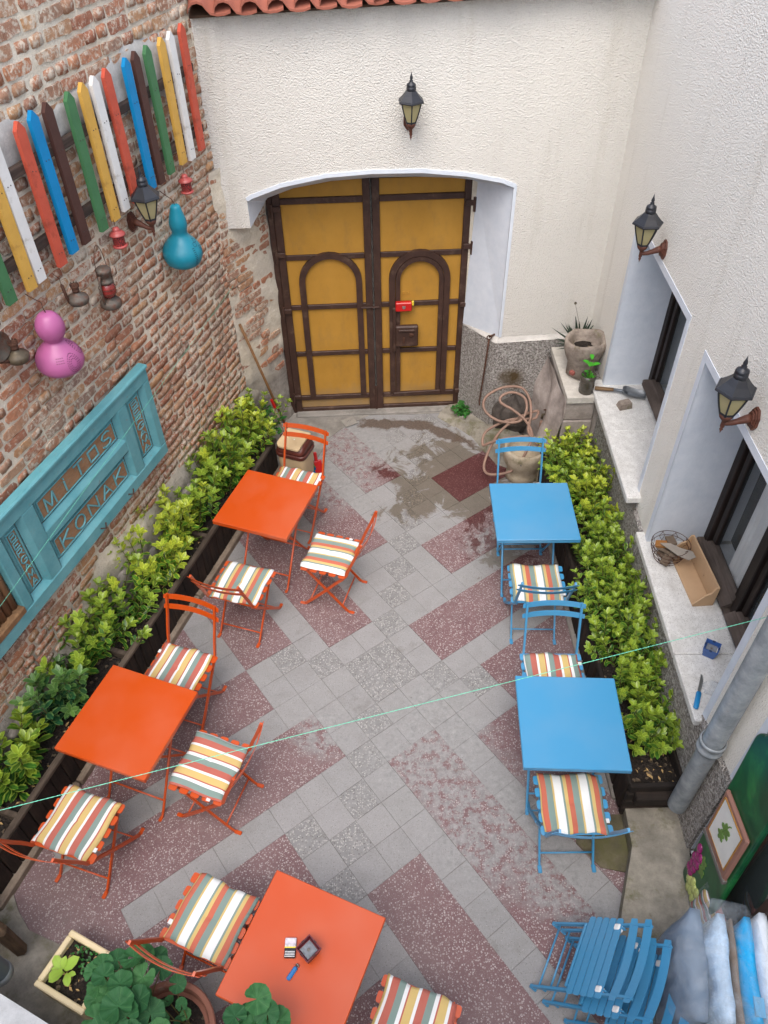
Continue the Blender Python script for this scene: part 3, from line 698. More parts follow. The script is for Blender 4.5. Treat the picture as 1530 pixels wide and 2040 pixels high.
# glazed side door beside the step
dr=thing('glazed_door','brown framed glass door at the step beside the painted bottle board','door',RWo,(0,0,RWa))
M_door=wood('brown door timber',(52,36,30),(84,62,54),.45,1,'Z',.25)
g=G('door glass'); g.P(Base_Color=(.05,.06,.06,1),Roughness=.02); g.b.inputs['Specular IOR Level'].default_value=1.0; g.b.inputs['IOR'].default_value=1.9; M_dglass=g.m
for x in (-.315,-.555,-.82,-1.09,-1.40,-1.70): MB().box(x-.028,x+.028,-.075,-.02,.125,2.3,b=.005).build('stile',M_door,dr)
for z in (.125,2.22): MB().box(-1.72,-.29,-.07,-.025,z,z+.08,b=.005).build('rail',M_door,dr)
for a,b in ((-.53,-.34),(-.795,-.58),(-1.065,-.845),(-1.375,-1.115),(-1.675,-1.425)): MB().box(a,b,-.055,-.045,.2,2.23).build('pane',M_dglass,dr)
# drainpipe
g=G('galvanised zinc'); p=g.obj(); n=g.noise(9,p,6,.7); g.P(Base_Color=g.mix(g.mr(g.noise(4,p,5,.6),.60,.72,0,.55),g.ramp(n,[(.3,lin(112,120,126)),(.7,lin(166,172,176))]),lin(140,104,76)),Roughness=.5,Metallic=.35,Normal=g.bump(g.noise(40,p,3),.15,.003)); M_zinc=g.m
dp=thing('drainpipe','grey galvanised drainpipe on the wall above the step','drainpipe',RW(-.08,.085,0),(0,0,RWa))
MB().lathe([(.052,.30),(.055,.30),(.055,1.08),(.052,1.08)],20).build('pipe',M_zinc,dp,True); smooth_angle(dp.children[-1])
MB().lathe([(.060,1.0),(.061,1.0),(.061,1.02),(.058,1.03),(.058,4.3),(.055,4.3)],20).build('pipe',M_zinc,dp,True); smooth_angle(dp.children[-1])
MB().lathe([(.062,.985),(.070,.99),(.070,1.01),(.063,1.015),(.063,1.05),(.070,1.055),(.070,1.07),(.062,1.075)],20,None,0,False,False).build('collar',M_zinc,dp,True)
MB().box(-.012,.012,-.09,-.05,.86,.90).build('bracket',M_zinc,dp)
# raised stone ledge in the far corner
M_whit=concrete('limewashed stone',(168,162,152),(206,201,192),0,.6)
M_rock=concrete('streaked limestone',(132,122,116),(190,178,170),0,.9,.8)
lg=thing('stone_ledge','limewashed stone ledge in the corner below the gate wall','ledge',(0,0,0))
poly=[(1.54,5.965),(1.545,5.20),(1.77,5.20),(1.79,5.40),(1.90,5.99)]
MB().prism(poly,.90,.955).build('capping',M_whit,lg)
m=MB(); NN=26
P0,P1=(1.50,6.02),(1.50,5.22); V=[];F=[]
for i in range(NN+1):
    for j in range(13):
        t=i/NN; z=.0+.895*j/12; bul=.05*sin(3*t*pi+1)+.03*sin(9*t+5*z)+.025*sin(13*z+7*t)
        V.append((1.52-.10*(1-z/.9)-bul*.7+.01,P0[1]+(P1[1]-P0[1])*t,z))
for i in range(NN):
    for j in range(12): a=i*13+j; F.append((a,a+1,a+14,a+13))
m.add(V,F).build('rough_face',M_rock,lg,True)
for i,(z0,z1) in enumerate([(.52,.70),(.705,.895)]): MB().box(1.545,1.80,5.215+.01*i,5.30,z0,z1,b=.01).build('stone',M_rock,lg)
MB().box(1.55,1.86,5.24,5.96,.02,.897).build('core',M_rock,lg)
rk=thing('boulder','dark rough boulder in the wall foot behind the coiled hose','rock',BW(1.27,-.05,.22),(0,0,.1))
m=MB(); r_=random.Random(8); V=[];F=[]; NU,NV=16,9
for j in range(NV+1):
    for i in range(NU):
        th=2*pi*i/NU; ph=pi*j/NV-pi/2; k=1+.10*sin(3*th+2*ph)+.08*sin(5*th-3*ph+1)+r_.uniform(-.04,.04)
        V.append((.21*k*cos(ph)*cos(th),.15*k*cos(ph)*sin(th),.22*k*sin(ph)))
for j in range(NV):
    for i in range(NU): l=(i+1)%NU; F.append((j*NU+i,j*NU+l,(j+1)*NU+l,(j+1)*NU+i))
m.add(V,F).build('body',concrete('dark boulder',(52,48,45),(104,96,90),0,1.0,1.4),rk)
# rear building below the camera and its low white parapet
rb=thing('rear_wall','white house wall at the near end of the courtyard','wall',(0,0,0))
MB().box(-6,4.5,-1.0,-.65,0,3.4).build('roughcast_face',M_white,rb)
pw=thing('parapet','low white wall in the near corner beside the cream planter','low wall',(0,0,0))
MB().prism([(-2.25,1.20),(-1.925,1.055),(-1.655,.925),(-1.2,.70),(-1.3,.5),(-2.35,1.0)][::-1],0,.50).build('body',concrete('grey white wall paint',(168,170,172),(196,198,200)),pw)
lp=thing('drainpipe','thick grey plastic pipe end in the near corner by the barrel','drainpipe',(-2.05,1.20,.30),(0,0,0))
MB().lathe([(.050,0),(.056,0),(.056,1.2),(.05,1.2)],20).build('pipe',paint('grey plastic pipe',(88,98,104),.5,.4),lp,True); smooth_angle(lp.children[-1]); MB().lathe([(.057,-.004),(.061,0),(.061,.05),(.057,.055)],20,None,0,False,False).build('collar',M_zinc,lp,True)

# ================================================================== TABLES, CHAIRS, CUSHIONS
def enamel(name,rgb,rough=.32):
    g=G(name); c=lin(*rgb)
    wp=g.pos(); sm=g.noise(2.1,wp,3,.5); col=g.mix(g.mr(sm,.42,.72,0,.07),c,lin(200,186,170))
    g.P(Base_Color=col,Roughness=g.mr(g.noise(5,wp,3,.5),.3,.7,rough-.03,rough+.09)); g.b.inputs['Specular IOR Level'].default_value=.62
    return g.m
M_or=enamel('orange enamel',(186,70,7)); M_bl=enamel('blue enamel',(62,138,182))
def table_proto(mat):
    t=bpy.data.objects.new('bistro_table',None); C.objects.link(t)
    h=.305
    m=MB().box(-h,h,-h,h,.700,.712,b=.004); m.build('tabletop',mat,t)
    s=MB(); 
    for a,b,c,d in ((-h+.002,h-.002,-h+.002,-h+.008),(-h+.002,h-.002,h-.008,h-.002),(-h+.002,-h+.008,-h+.008,h-.008),(h-.008,h-.002,-h+.008,h-.008)): s.box(a,b,c,d,.676,.700)
    s.build('apron',mat,t)
    for sg,xo in ((1,.200),(-1,.183)):
        for sx in (1,-1):
            l=MB().tube([(sx*xo,sg*.20,.69),(sx*xo,-sg*.205,.035),(sx*xo,-sg*.225,.010),(sx*(xo+.004),-sg*.245,.007)],.0085,8); l.build('leg',mat,t,True)
            MB().box(sx*xo-.011,sx*xo+.011,-sg*.245-.02,-sg*.245+.02,.0,.014,b=.005).build('foot',mat,t)
        MB().tube([(-xo,-sg*.165,.10),(xo,-sg*.165,.10)],.006,8).build('stretcher',mat,t,True)
        MB().tube([(-xo,sg*.195,.682),(xo,sg*.195,.682)],.007,8).build('stretcher',mat,t,True)
    MB().tube([(-.21,0,.355),(.21,0,.355)],.005,8).build('pivot_rod',mat,t,True)
    return t
tp={'orange':table_proto(M_or),'blue':table_proto(M_bl)}
used=set()
def put(protos,key,loc,rz,label,cat,group):
    p=protos[key]
    o=p if key not in used else copy_tree(p)
    used.add(key); o.location=loc; o.rotation_euler=(0,0,rz); return tag(o,label,cat,group)
GT='square folding bistro tables in the courtyard'
for key,x,y,a,lab in (('orange',-.903,4.283,-.347,'orange square bistro table by the waste bin, farthest of the orange ones'),
    ('orange',-1.562,2.439,-.358,'orange square bistro table beside the near end of the left planter'),
    ('orange',-.436,1.144,-.41,'orange square bistro table with the cigarette pack and ashtray on it'),
    ('blue',1.128,4.134,-.018,'blue square bistro table nearest the gate and the stone basin'),
    ('blue',1.079,2.362,-.058,'blue square bistro table at the near end of the planter under the windows')):
    put(tp,key,(x,y,0),a,lab,'table',GT)
used.clear()
UP=[(-.312,.825),(-.290,.76),(-.255,.66),(-.222,.575),(-.200,.51),(-.185,.458),(-.150,.405),(-.085,.330),(0,.220),(.09,.112),(.17,.018),(.185,.008)]
def chair_proto(mat):
    t=bpy.data.objects.new('folding_chair',None); C.objects.link(t)
    for sx in (1,-1):
        x=sx*.178
        MB().strip([(x,y,z) for y,z in UP],(.0065,0,0),.020).build('upright_leg',mat,t)
        MB().box(x-.012,x+.012,.18,.225,0,.012,b=.004).build('foot',mat,t)
        x2=sx*.162
        MB().strip([(x2,.165,.430),(x2,.0,.222),(x2,-.155,.025),(x2,-.172,.008)],(.0055,0,0),.018).build('leg',mat,t)
        MB().box(x2-.012,x2+.012,-.222,-.175,0,.012,b=.004).build('foot',mat,t)
        MB().box(x2-.004,x2+.004,-.175,.185,.418,.442,b=.002).build('seat_rail',mat,t)
        MB().tube([(sx*.155,0,.221),(sx*.190,0,.221)],.007,8).build('pivot_bolt',mat,t)
    MB().tube([(-.162,-.125,.065),(.162,-.125,.065)],.0055,8).build('stretcher',mat,t,True)
    MB().tube([(-.178,.14,.055),(.178,.14,.055)],.0055,8).build('stretcher',mat,t,True)
    for k in range(5):
        y=-.150+k*.0750
        s=MB(); x=.205
        out=[]
        for (cx,cy,a0) in ((x-.012,.010,0),(-x+.012,.010,pi/2),(-x+.012,-.010,pi),(x-.012,-.010,1.5*pi)):
            for j in range(4): a=a0+j*pi/6; out.append((cx+.012*cos(a),y+cy*1.5+.012*sin(a)))
        s.prism(out,.441,.447); s.build('seat_slat',mat,t)
    for z,yy in ((.797,-.306),(.722,-.281)):
        s=MB(); V=[];F=[]; n=12
        for i in range(n+1):
            x=-.205+.41*i/n; y=yy-.006-.030*(1-(x/.205)**2)+.012
            hh=.019 if 0<i<n else .013
            V+=[(x,y-.0015,z-hh),(x,y+.0015,z-hh),(x,y+.0015-.012,z+hh),(x,y-.0015-.012,z+hh)]
        for i in range(n):
            for k in range(4): l=(k+1)%4; F.append((i*4+k,(i+1)*4+k,(i+1)*4+l,i*4+l))
        F+=[(0,1,2,3),(n*4+3,n*4+2,n*4+1,n*4)]
        s.add(V,F).build('backrest_slat',mat,t)
    return t
cp={'orange':chair_proto(M_or),'blue':chair_proto(M_bl)}
WHT,TEA,YEL,ORG,RED=lin(224,226,226),lin(124,144,138),lin(202,176,114),lin(188,104,84),lin(178,100,88)
def stripes(name,seq,per,off):
    g=G(name); u=g.sep(g.uv())[0]; f=g.math('FRACT',g.math('ADD',g.math('MULTIPLY',u,per),off))
    tot=sum(w for _,w in seq); st=[];a=0
    for c,w_ in seq: st.append((a/tot,c)); a+=w_
    col=g.ramp(f,st,'CONSTANT'); p=g.obj()
    wv=g.math('MULTIPLY',g.math('SINE',g.math('MULTIPLY',g.sep(p)[0],2600)),g.math('SINE',g.math('MULTIPLY',g.sep(p)[1],2600)))
    g.P(Base_Color=g.mix(g.mr(g.noise(8,p,4),.4,.7,0,.12),col,lin(150,140,128)),Roughness=.92,Normal=g.bump(g.math('ADD',g.math('MULTIPLY',wv,.15),g.noise(60,p,4,.6)),.3,.004)); g.b.inputs['Specular IOR Level'].default_value=.15
    return g.m
SA=[(WHT,5),(TEA,1.3),(YEL,2.2),(ORG,3.3),(TEA,4),(YEL,1.2)]
SB=[(WHT,2),(RED,.8),(YEL,4.2),(WHT,1.6),(RED,4),(TEA,3.6)]
M_sa=[stripes('pale striped canvas',SA,2.35,o) for o in (.02,.80,.45)]; M_sb=[stripes('russet striped canvas',SB,2.35,o) for o in (.0,.35,.7)]
M_tag=paint('white cloth label',(214,214,214),.8,.1)
def cushion_mesh(seed):
    r=random.Random(seed); m=MB(); n=20; m.uv=[]; V=[];F=[]; ph=[r.uniform(0,6) for _ in range(6)]
    for side in (1,-1):
        for i in range(n+1):
            for j in range(n+1):
                u,v=i/n,j/n; x=(u-.5)*.362; y=(v-.5)*.355
                ed=min(u,1-u,v,1-v); h=.018*(1-math.exp(-ed*16))+.001
                y+=.006*sin(9*u+ph[0])*(abs(v-.5)*2)**3+.004*sin(21*u+ph[1])*(abs(v-.5)*2)**4; x+=.004*sin(8*v+ph[2])*(abs(u-.5)*2)**3
                d=sqrt((u-.5)**2+((v-.5))**2); dim=.006*math.exp(-(d/.07)**2)
                seam=.0055*math.exp(-((v-.5)/.02)**2)*math.exp(-((u-.5)/.10)**2)
                wav=.0035*sin(6*u+ph[3])*sin(5*v+ph[4])+.0028*sin(19*u+ph[5])*abs(v-.5)*2
                z=(h-dim-seam if side>0 else -h*.35)+wav*(1 if side>0 else .8)
                V.append((x,y,z+.0085)); m.uv.append((u,v))
    N=(n+1)**2
    for s in (0,1):
        for i in range(n):
            for j in range(n):
                a=s*N+i*(n+1)+j; q=(a,a+n+1,a+n+2,a+1); F.append(q if s==0 else q[::-1])
    rim=[i*(n+1) for i in range(n+1)]+[n*(n+1)+j for j in range(1,n+1)]+[i*(n+1)+n for i in range(n-1,-1,-1)]+[j for j in range(n-1,0,-1)]
    for k in range(len(rim)): a,b=rim[k],rim[(k+1)%len(rim)]; F.append((b,a,a+N,b+N))
    m.add(V,F); return m.mesh('pad',True)
CH=[ # colour, x, y, rotz, chair label, cushion (material, label)
 ('orange',-.74,4.77,radians(160),'orange folding chair at the far side of the orange table, against the waste bin',M_sb[0],'striped cushion on the orange chair by the waste bin, mostly hidden by the table'),
 ('orange',-.41,3.97,radians(72),'orange folding chair out on the open floor right of the orange table by the bin',M_sa[0],'white, teal and yellow striped cushion on the chair right of the far orange table'),
 ('orange',-1.066,3.70,radians(-18.4),'orange folding chair on the near side of the orange table by the bin',M_sa[1],'striped cushion behind the two slats of the chair before the far orange table'),
 ('orange',-1.40,2.955,radians(160.7),'orange folding chair at the far side of the orange table at the planter end',M_sb[1],'striped cushion half under the far edge of the orange table at the planter end'),
 ('orange',-1.09,2.26,radians(70.3),'orange folding chair right of the orange table at the planter end',M_sb[2],'russet and yellow striped cushion crossed by the washing line, right of the table'),
 ('orange',-1.80,1.925,radians(-18.1),'orange folding chair between the planter end and the near orange table edge',M_sb[0],'russet and yellow striped cushion nearest the left kerb end'),
 ('orange',-.965,1.40,radians(-23),'orange folding chair left of the table with the ashtray, behind the geranium',M_sa[2],'white striped cushion left of the table with the ashtray'),
 ('orange',.075,.885,radians(-21.6),'orange folding chair right of the table with the ashtray, half out of view',M_sb[1],'yellow and russet striped cushion at the bottom edge right of the ashtray table'),
 ('blue',1.125,4.535,radians(180),'blue folding chair in front of the stone basin',M_sa[0],'striped cushion of the chair by the basin, hidden under the blue table'),
 ('blue',1.11,3.635,radians(-2.5),'blue folding chair with dark slats on the near side of the far blue table',M_sa[1],'white and teal striped cushion between the two blue tables, under dark slats'),
 ('blue',1.095,2.845,radians(178),'blue folding chair at the far side of the near blue table',M_sb[2],'yellow and russet striped cushion cut by the near blue table edge'),
 ('blue',1.055,1.975,radians(-.5),'blue folding chair before the near blue table, beside the mossy slab',M_sa[2],'white, teal and orange striped cushion on the blue chair by the concrete step'),
]
pads=[cushion_mesh(i) for i in range(4)]
for i,(key,x,y,a,lab,mat,clab) in enumerate(CH):
    put(cp,key,(x,y,0),a,lab,'chair','folding bistro chairs round the tables')
    me=pads[i%4].copy(); me.materials.clear(); me.materials.append(mat)
    jr=random.Random(i+40); t=thing('seat_cushion',clab,'cushion',(x+jr.uniform(-.006,.006),y+jr.uniform(-.006,.006),.447),(jr.uniform(-.012,.012),jr.uniform(-.012,.012),a+jr.uniform(-.05,.05)),'striped seat cushions on the chairs')
    link('pad',me,t,(0,.004,0))
    s=1 if i%2 else -1
    MB().box(.186*s-.012,.186*s+.012,-.11,-.085,.006,.009).build('label_tab',M_tag,t)
    
# ---- folded chairs leaning at the near right
def folded_proto(mat):
    """lies in its own xy plane: x across, y from the feet (0) to the backrest (.92), z thickness"""
    t=bpy.data.objects.new('folded_chair',None); C.objects.link(t)
    for sx in (1,-1):
        x=sx*.178; MB().strip([(x,0,.0),(x,.18,.012),(x,.36,.022),(x,.46,.024),(x,.54,.034),(x,.62,.044),(x,.735,.048)],(.006,0,0),.020).build('upright_leg',mat,t)
        MB().box(x-.011,x+.011,-.012,.006,-.035,.01,b=.004).build('foot',mat,t)
        x2=sx*.160; MB().strip([(x2,.05,-.028),(x2,.25,-.010),(x2,.50,.006)],(.0055,0,0),.018).build('leg',mat,t)
        MB().box(x2-.011,x2+.011,.035,.052,-.060,-.02,b=.004).build('foot',mat,t)
        MB().box(x2-.004,x2+.004,.285,.56,.024,.046,b=.002).build('seat_rail',mat,t)
        MB().box(x2-.016,x2+.016,.50,.54,.022,.058,b=.006).build('wrapping_scrap',M_tag,t)
    MB().tube([(-.178,.05,.0),(.178,.05,.0)],.0055,8).build('stretcher',mat,t,True)
    MB().tube([(-.16,.11,-.024),(.16,.11,-.024)],.0055,8).build('stretcher',mat,t,True)
    MB().box(-.17,.17,.285,.30,.026,.050,b=.002).build('seat_rail',mat,t)
    for k in range(5):
        y=.335+k*.0480; out=[]; x=.205
        for (cx,cy,a0) in ((x-.012,.010,0),(-x+.012,.010,pi/2),(-x+.012,-.010,pi),(x-.012,-.010,1.5*pi)):
            for j in range(4): a=a0+j*pi/6; out.append((cx+.012*cos(a),y+cy+.010*sin(a)))
        MB().prism(out,.046,.052).build('seat_slat',mat,t)
    for y in (.625,.715):
        s=MB(); V=[];F=[]; n=12
        for i in range(n+1):
            x=-.205+.41*i/n; z=.058-.026*(1-(x/.205)**2); hh=.026 if 0<i<n else .018
            V+=[(x,y-hh,z-.0015),(x,y-hh,z+.0015),(x,y+hh,z+.0015),(x,y+hh,z-.0015)]
        for i in range(n):
            for k in range(4): l=(k+1)%4; F.append((i*4+k,(i+1)*4+k,(i+1)*4+l,i*4+l))
        F+=[(0,1,2,3),(n*4+3,n*4+2,n*4+1,n*4)]
        s.add(V,F).build('backrest_slat',mat,t)
    return t
fp=folded_proto(M_bl)
def place_folded(o,f0,f1,top):
    f0,f1,top=Vector(f0),Vector(f1),Vector(top); X=(f1-f0).normalized(); mid=(f0+f1)/2
    Y=(top-mid); Y=(Y-Y.dot(X)*X).normalized(); Z=X.cross(Y)
    o.matrix_world=Matrix(((X.x,Y.x,Z.x,mid.x),(X.y,Y.y,Z.y,mid.y),(X.z,Y.z,Z.z,mid.z),(0,0,0,1)))
FO=[((.745,1.150,.03),(.925,1.470,.03),(1.275,1.14,.62),'folded blue chair uppermost in the leaning pile at the step'),
    ((.80,1.075,.03),(.985,1.395,.03),(1.36,1.075,.60),'folded blue chair in the middle of the leaning pile'),
    ((.90,.985,.03),(1.075,1.31,.03),(1.43,.985,.55),'folded blue chair undermost in the leaning pile, against the plastic packs')]
for i,(a,b,c_,lab) in enumerate(FO):
    o=fp if i==0 else copy_tree(fp); place_folded(o,b,a,c_); tag(o,lab,'chair','folded chairs leaning in a pile')
# ---- packs of cushions wrapped in plastic
g=G('clear plastic film'); p=g.obj(); n=g.noise(7,g.mapv(p,(1,1,.35)),6,.7,1.2); n2=g.noise(40,p,4,.6,.8)
g.P(Base_Color=(.72,.80,.88,1),Roughness=.08,Alpha=g.mr(n,.40,.70,.02,.30),Normal=g.bump(g.math('ADD',n,g.math('MULTIPLY',n2,.35)),1.0,.035)); g.b.inputs['Specular IOR Level'].default_value=.9; M_film=g.m
def soft(name,x0,x1,y0,y1,z0,z1,mat,par,puff=.012,seed=0,n=12):
    m=MB(); r=random.Random(seed); V=[];F=[]; ph=[r.uniform(0,6) for _ in range(6)]
    cx,cy,cz=(x0+x1)/2,(y0+y1)/2,(z0+z1)/2; hx,hy,hz=(x1-x0)/2,(y1-y0)/2,(z1-z0)/2
    m.uv=[]
    for s in (1,-1):
        for i in range(n+1):
            for j in range(n+1):
                u,v=i/n*2-1,j/n*2-1; e=(1-abs(u)**6)*(1-abs(v)**6)
                x=cx+s*(hx*(.35+.65*e)+puff*e*(sin(5*u+ph[0])*sin(4*v+ph[1])+.6*sin(11*u+ph[2]+3*v)))
                V.append((x,cy+hy*u*(1+.02*sin(5*v+ph[3])),cz+hz*v*(1+.02*sin(5*u+ph[4])))); m.uv.append(((v+1)/2,(u+1)/2))
    N=(n+1)**2
    for s in (0,1):
        for i in range(n):
            for j in range(n): a=s*N+i*(n+1)+j; q=(a,a+n+1,a+n+2,a+1); F.append(q if s==0 else q[::-1])
    rim=[i*(n+1) for i in range(n+1)]+[n*(n+1)+j for j in range(1,n+1)]+[i*(n+1)+n for i in range(n-1,-1,-1)]+[j for j in range(n-1,0,-1)]
    for k in range(len(rim)): a,b=rim[k],rim[(k+1)%len(rim)]; F.append((b,a,a+N,b+N))
    m.add(V,F); return m.build(name,mat,par,True)
M_slate=paint('slate grey fabric',(112,130,150),.7,.3,.15,9,.4,60); M_fluff=paint('white fleece wadding',(222,230,238),.95,.1,.08,14,1.0,90); M_cyan=paint('bright blue printed card',(22,176,240),.3,.5,.06,6); M_crink=paint('crumpled silver wrapping',(190,214,236),.25,.7,.15,20,1.0,38)
pk=thing('wrapped_pack','big pack of white wadding and blue card in clear plastic beside the glass door','pack',(1.53,1.055,.13),(0,radians(4),radians(-12)))
soft('folded_fabric',-.20,-.06,-.24,.24,.0,.58,M_slate,pk,.008,1); soft('crumpled_wrapping',-.065,.03,-.235,.235,.01,.62,M_crink,pk,.014,2); soft('brown_card',.025,.055,-.23,.23,.01,.60,paint('brown card',(128,112,98),.8,.2),pk,.004,9)
soft('blue_card',.05,.130,-.225,.225,.02,.665,M_cyan,pk,.004,10)
MB().box(.07,.115,-.20,-.12,.662,.672).build('card_label',paint('pale blue print',(120,180,220),.5),pk)
soft('white_wadding',.12,.215,-.26,.255,.0,.66,M_fluff,pk,.012,3)
soft('plastic_film',-.23,.24,-.285,.275,-.01,.685,M_film,pk,.014,4,22)
p2=thing('wrapped_cushion','striped cushion in clear plastic lying behind the big wrapped pack','cushion',(1.815,1.365,.13),(0,radians(6),radians(8)))
soft('pad',-.13,-.07,-.17,.17,.0,.27,M_sb[1],p2,.006,5); soft('plastic_film',-.145,-.055,-.185,.185,-.008,.29,M_film,p2,.008,6)
# ---- things on the tables
def ashtray(name,label,loc,rz,rgb,rim,badge):
    t=thing(name,label,'ashtray',loc,(0,0,rz)); M=paint(name+' plastic',rgb,.4,.5); k=MB()
    a,b=.032,.044
    sq=lambda r,z: [(sx*r,sy*r,z) for sx,sy in ((-1,-1),(1,-1),(1,1),(-1,1))]
    V=sq(a,0)+sq(b,.078)+sq(b-.005,.078)+sq(b-.010,.052)+sq(a-.004,.05)
    F=[(3,2,1,0)]
    for q_ in range(4):
        for i in range(4): l=(i+1)%4; F.append((q_*4+i,q_*4+l,q_*4+4+l,q_*4+4+i))
    F.append((16,17,18,19)); k.add(V,F).build('body',M,t)
    M2=paint(name+' ash',(120,124,130),.9,.1,.25,60); MB().box(-.030,.030,-.030,.030,.046,.055).build('ash',M2,t); MB().lathe([(.007,.054),(.008,.060),(.004,.062)],10).build('stub',M_dark,t)
    for i in range(4):
        R_=Rz(i*pi/2); MB().box(-.008,.008,.036,.045,.072,.0795,R_).build('notch',paint(name+' notch',[c*.6 for c in rgb],.6),t)
    if badge: MB().box(-.017,.017,-.043,-.039,.022,.052,Matrix.Rotation(radians(-8),4,'X')).build('badge',paint('cream paper badge',(214,206,186),.7),t); MB().lathe([(.006,0),(.006,.001)],10,TR(0,-.0445,.037)@Matrix.Rotation(pi/2,4,'X')).build('badge_dot',paint('brown print',(120,80,50),.7),t)
    return t
ashtray('ashtray','square maroon plastic ashtray on the orange table',(-.404,1.15,.713),.75,(92,24,32),None,False)
ashtray('ashtray','square blue plastic ashtray with a cream badge on the window sill',tuple(RW(.62,-.155,.853)),1.0,(52,88,148),None,True)
cg=thing('cigarette_pack','black and white cigarette packet on the orange table',"cigarette packet",(-.497,1.172,.713),(0,0,-.02))
MB().box(-.027,.027,-.043,.0,.0,.020,b=.002).build('black_half',paint('black print',(24,24,28),.3),cg); MB().box(-.0272,.0272,.002,.043,.0,.0202,b=.002).build('picture_half',paint('pale grey print',(196,188,196),.3,.5,.3,50),cg); MB().box(-.0271,.0271,-.002,.004,.0,.0204).build('yellow_line',M_yelp,cg)
for i in range(4): MB().box(-.024,.024,-.040+i*.007,-.037+i*.007,.0198,.0206).build('print_line',M_tag,cg)
lt=thing('lighter','blue disposable lighter on the orange table','lighter',(-.481,1.067,.713),(0,0,-.62))
MB().box(-.011,.011,-.036,.030,.0,.012,b=.005).build('body',paint('blue translucent plastic',(40,110,170),.2,.6),lt); MB().box(-.010,.010,.030,.044,.0,.013,b=.004).build('hood',M_silv,lt); MB().lathe([(.004,-.007),(.004,.007)],8,TR(0,.034,.013)@Matrix.Rotation(pi/2,4,'Y')).build('wheel',M_rust,lt)

# ================================================================== PLANTERS AND PLANTS
M_plk=wood('dark weathered planter board',(30,24,21),(74,58,48),.85,1,'Z',.9); M_plx=wood('grey weathered planter rail',(66,56,48),(116,102,88),.85,1,'X',.7); M_plkx=wood('dark weathered end board',(26,22,20),(66,54,46),.85,1,'X',.8)
g=G('dark potting soil'); p=g.obj(); n=g.noise(38,p,7,.8); v=g.voro(55,p)
g.P(Base_Color=g.mix(g.math('GREATER_THAN',g.sep(v.outputs['Color'])[0],.93),g.ramp(n,[(.35,lin(30,24,20)),(.7,lin(64,52,42))]),lin(120,104,84)),Roughness=.95,Normal=g.bump(g.math('ADD',n,v.outputs['Distance']),1.0,.03)); M_soil=g.m
def soil(par,x0,x1,y0,y1,z,seed,amp=.02):
    r=random.Random(seed); m=MB(); nx=max(4,int((x1-x0)/.05)); ny=max(4,int((y1-y0)/.05))
    for i in range(nx+1):
        for j in range(ny+1): m.v.append((x0+(x1-x0)*i/nx,y0+(y1-y0)*j/ny,z+r.uniform(-amp,amp)))
    for i in range(nx):
        for j in range(ny): a=i*(ny+1)+j; m.f.append((a,a+ny+1,a+ny+2,a+1)); m.m.append(0)
    return tag(m.build('soil',M_soil,par,True),kind='stuff')
M_dry=paint('dry leaf',(168,140,96),.8,.2,.3,20)
def litter(par,x0,x1,y0,y1,z,n,seed):
    r=random.Random(seed); m=MB()
    for i in range(n):
        L=r.uniform(.008,.02); M_=TR(r.uniform(x0,x1),r.uniform(y0,y1),z+r.uniform(.012,.028))@Matrix.Rotation(r.uniform(0,6.3),4,'Z')@Matrix.Rotation(r.uniform(-.5,.5),4,'X')
        m.add([(-L,0,0),(0,-L*.4,.003),(L,0,0),(0,L*.4,.003)],[(0,1,2),(0,2,3)],M_)
    tag(m.build('leaf_litter',M_dry,par),kind='stuff')
# long planter at the brick wall
LP=thing('planter_box','long dark wooden planter along the foot of the brick wall','planter',(-2.244,1.83,.055),(0,0,radians(70.64)))
rg=random.Random(12); LEN0,LEN1,WD,HT=-.75,3.84,.385,.325
x=LEN0
while x<LEN1:
    w_=rg.uniform(.07,.125); w_=min(w_,LEN1-x)
    if w_<.03: break
    MB().box(x+.002,x+w_-.003,.004+rg.uniform(-.004,.003),.028,.0,HT-.034+rg.uniform(-.012,.0),b=.005).build('board',M_plk,LP,False,None,(rg.uniform(-.02,.02),0,0)); x+=w_
MB().box(LEN0,LEN1+.02,-.006,.034,HT-.036,HT,b=.006).build('top_rail',M_plx,LP)
MB().box(LEN0,LEN1,WD-.03,WD,.0,HT-.02,b=.005).build('rear_board',M_plkx,LP)
for xd in (.20,1.42,2.62): MB().box(xd-.018,xd+.018,.035,WD-.03,.05,HT-.055,b=.005).build('divider',M_plx,LP)
MB().box(LEN1-.015,LEN1+.02,.03,WD,.0,HT+.02,b=.006).build('end_board',M_plx,LP)
soil(LP,LEN0,LEN1-.02,.03,WD-.03,HT-.11,3); litter(LP,LEN0,LEN1,.05,WD-.05,HT-.11,150,4)
# planter under the windows
RP=thing('planter_box','dark rough wooden planter along the dado under the windows','planter',(1.45,2.13,.03),(0,0,radians(90.6)))
RL,RWD,RH=3.12,.335,.345
x=0
while x<RL:
    w_=rg.uniform(.08,.16); w_=min(w_,RL-x)
    if w_<.03: break
    MB().box(x+.002,x+w_-.003,-.02+rg.uniform(-.01,.008),.014,.0,RH-.02+rg.uniform(-.03,.02),b=.008).build('board',M_plk,RP,False,None,(rg.uniform(-.03,.03),rg.uniform(-.02,.02),0)); x+=w_
MB().box(-.01,RL,-.012,.016,RH-.05,RH,b=.006).build('top_rail',M_plkx,RP)
MB().box(0,RL,-RWD,-RWD+.025,.0,RH,b=.005).build('rear_board',M_plkx,RP)
for z0,z1,dx in ((.0,.09,-.012),(.095,.165,-.004),(.17,.26,-.002),(.20,.285,-.05),(.29,.355,-.004)): MB().box(-.03+dx,.0+dx*.3,-RWD+.02 if dx==-.05 else -RWD-.004,-.03 if dx==-.05 else .012,z0,z1,b=.006).build('end_board',wood('end board',(24,20,18),(70,58,50),.85,1,'Y',.8),RP)
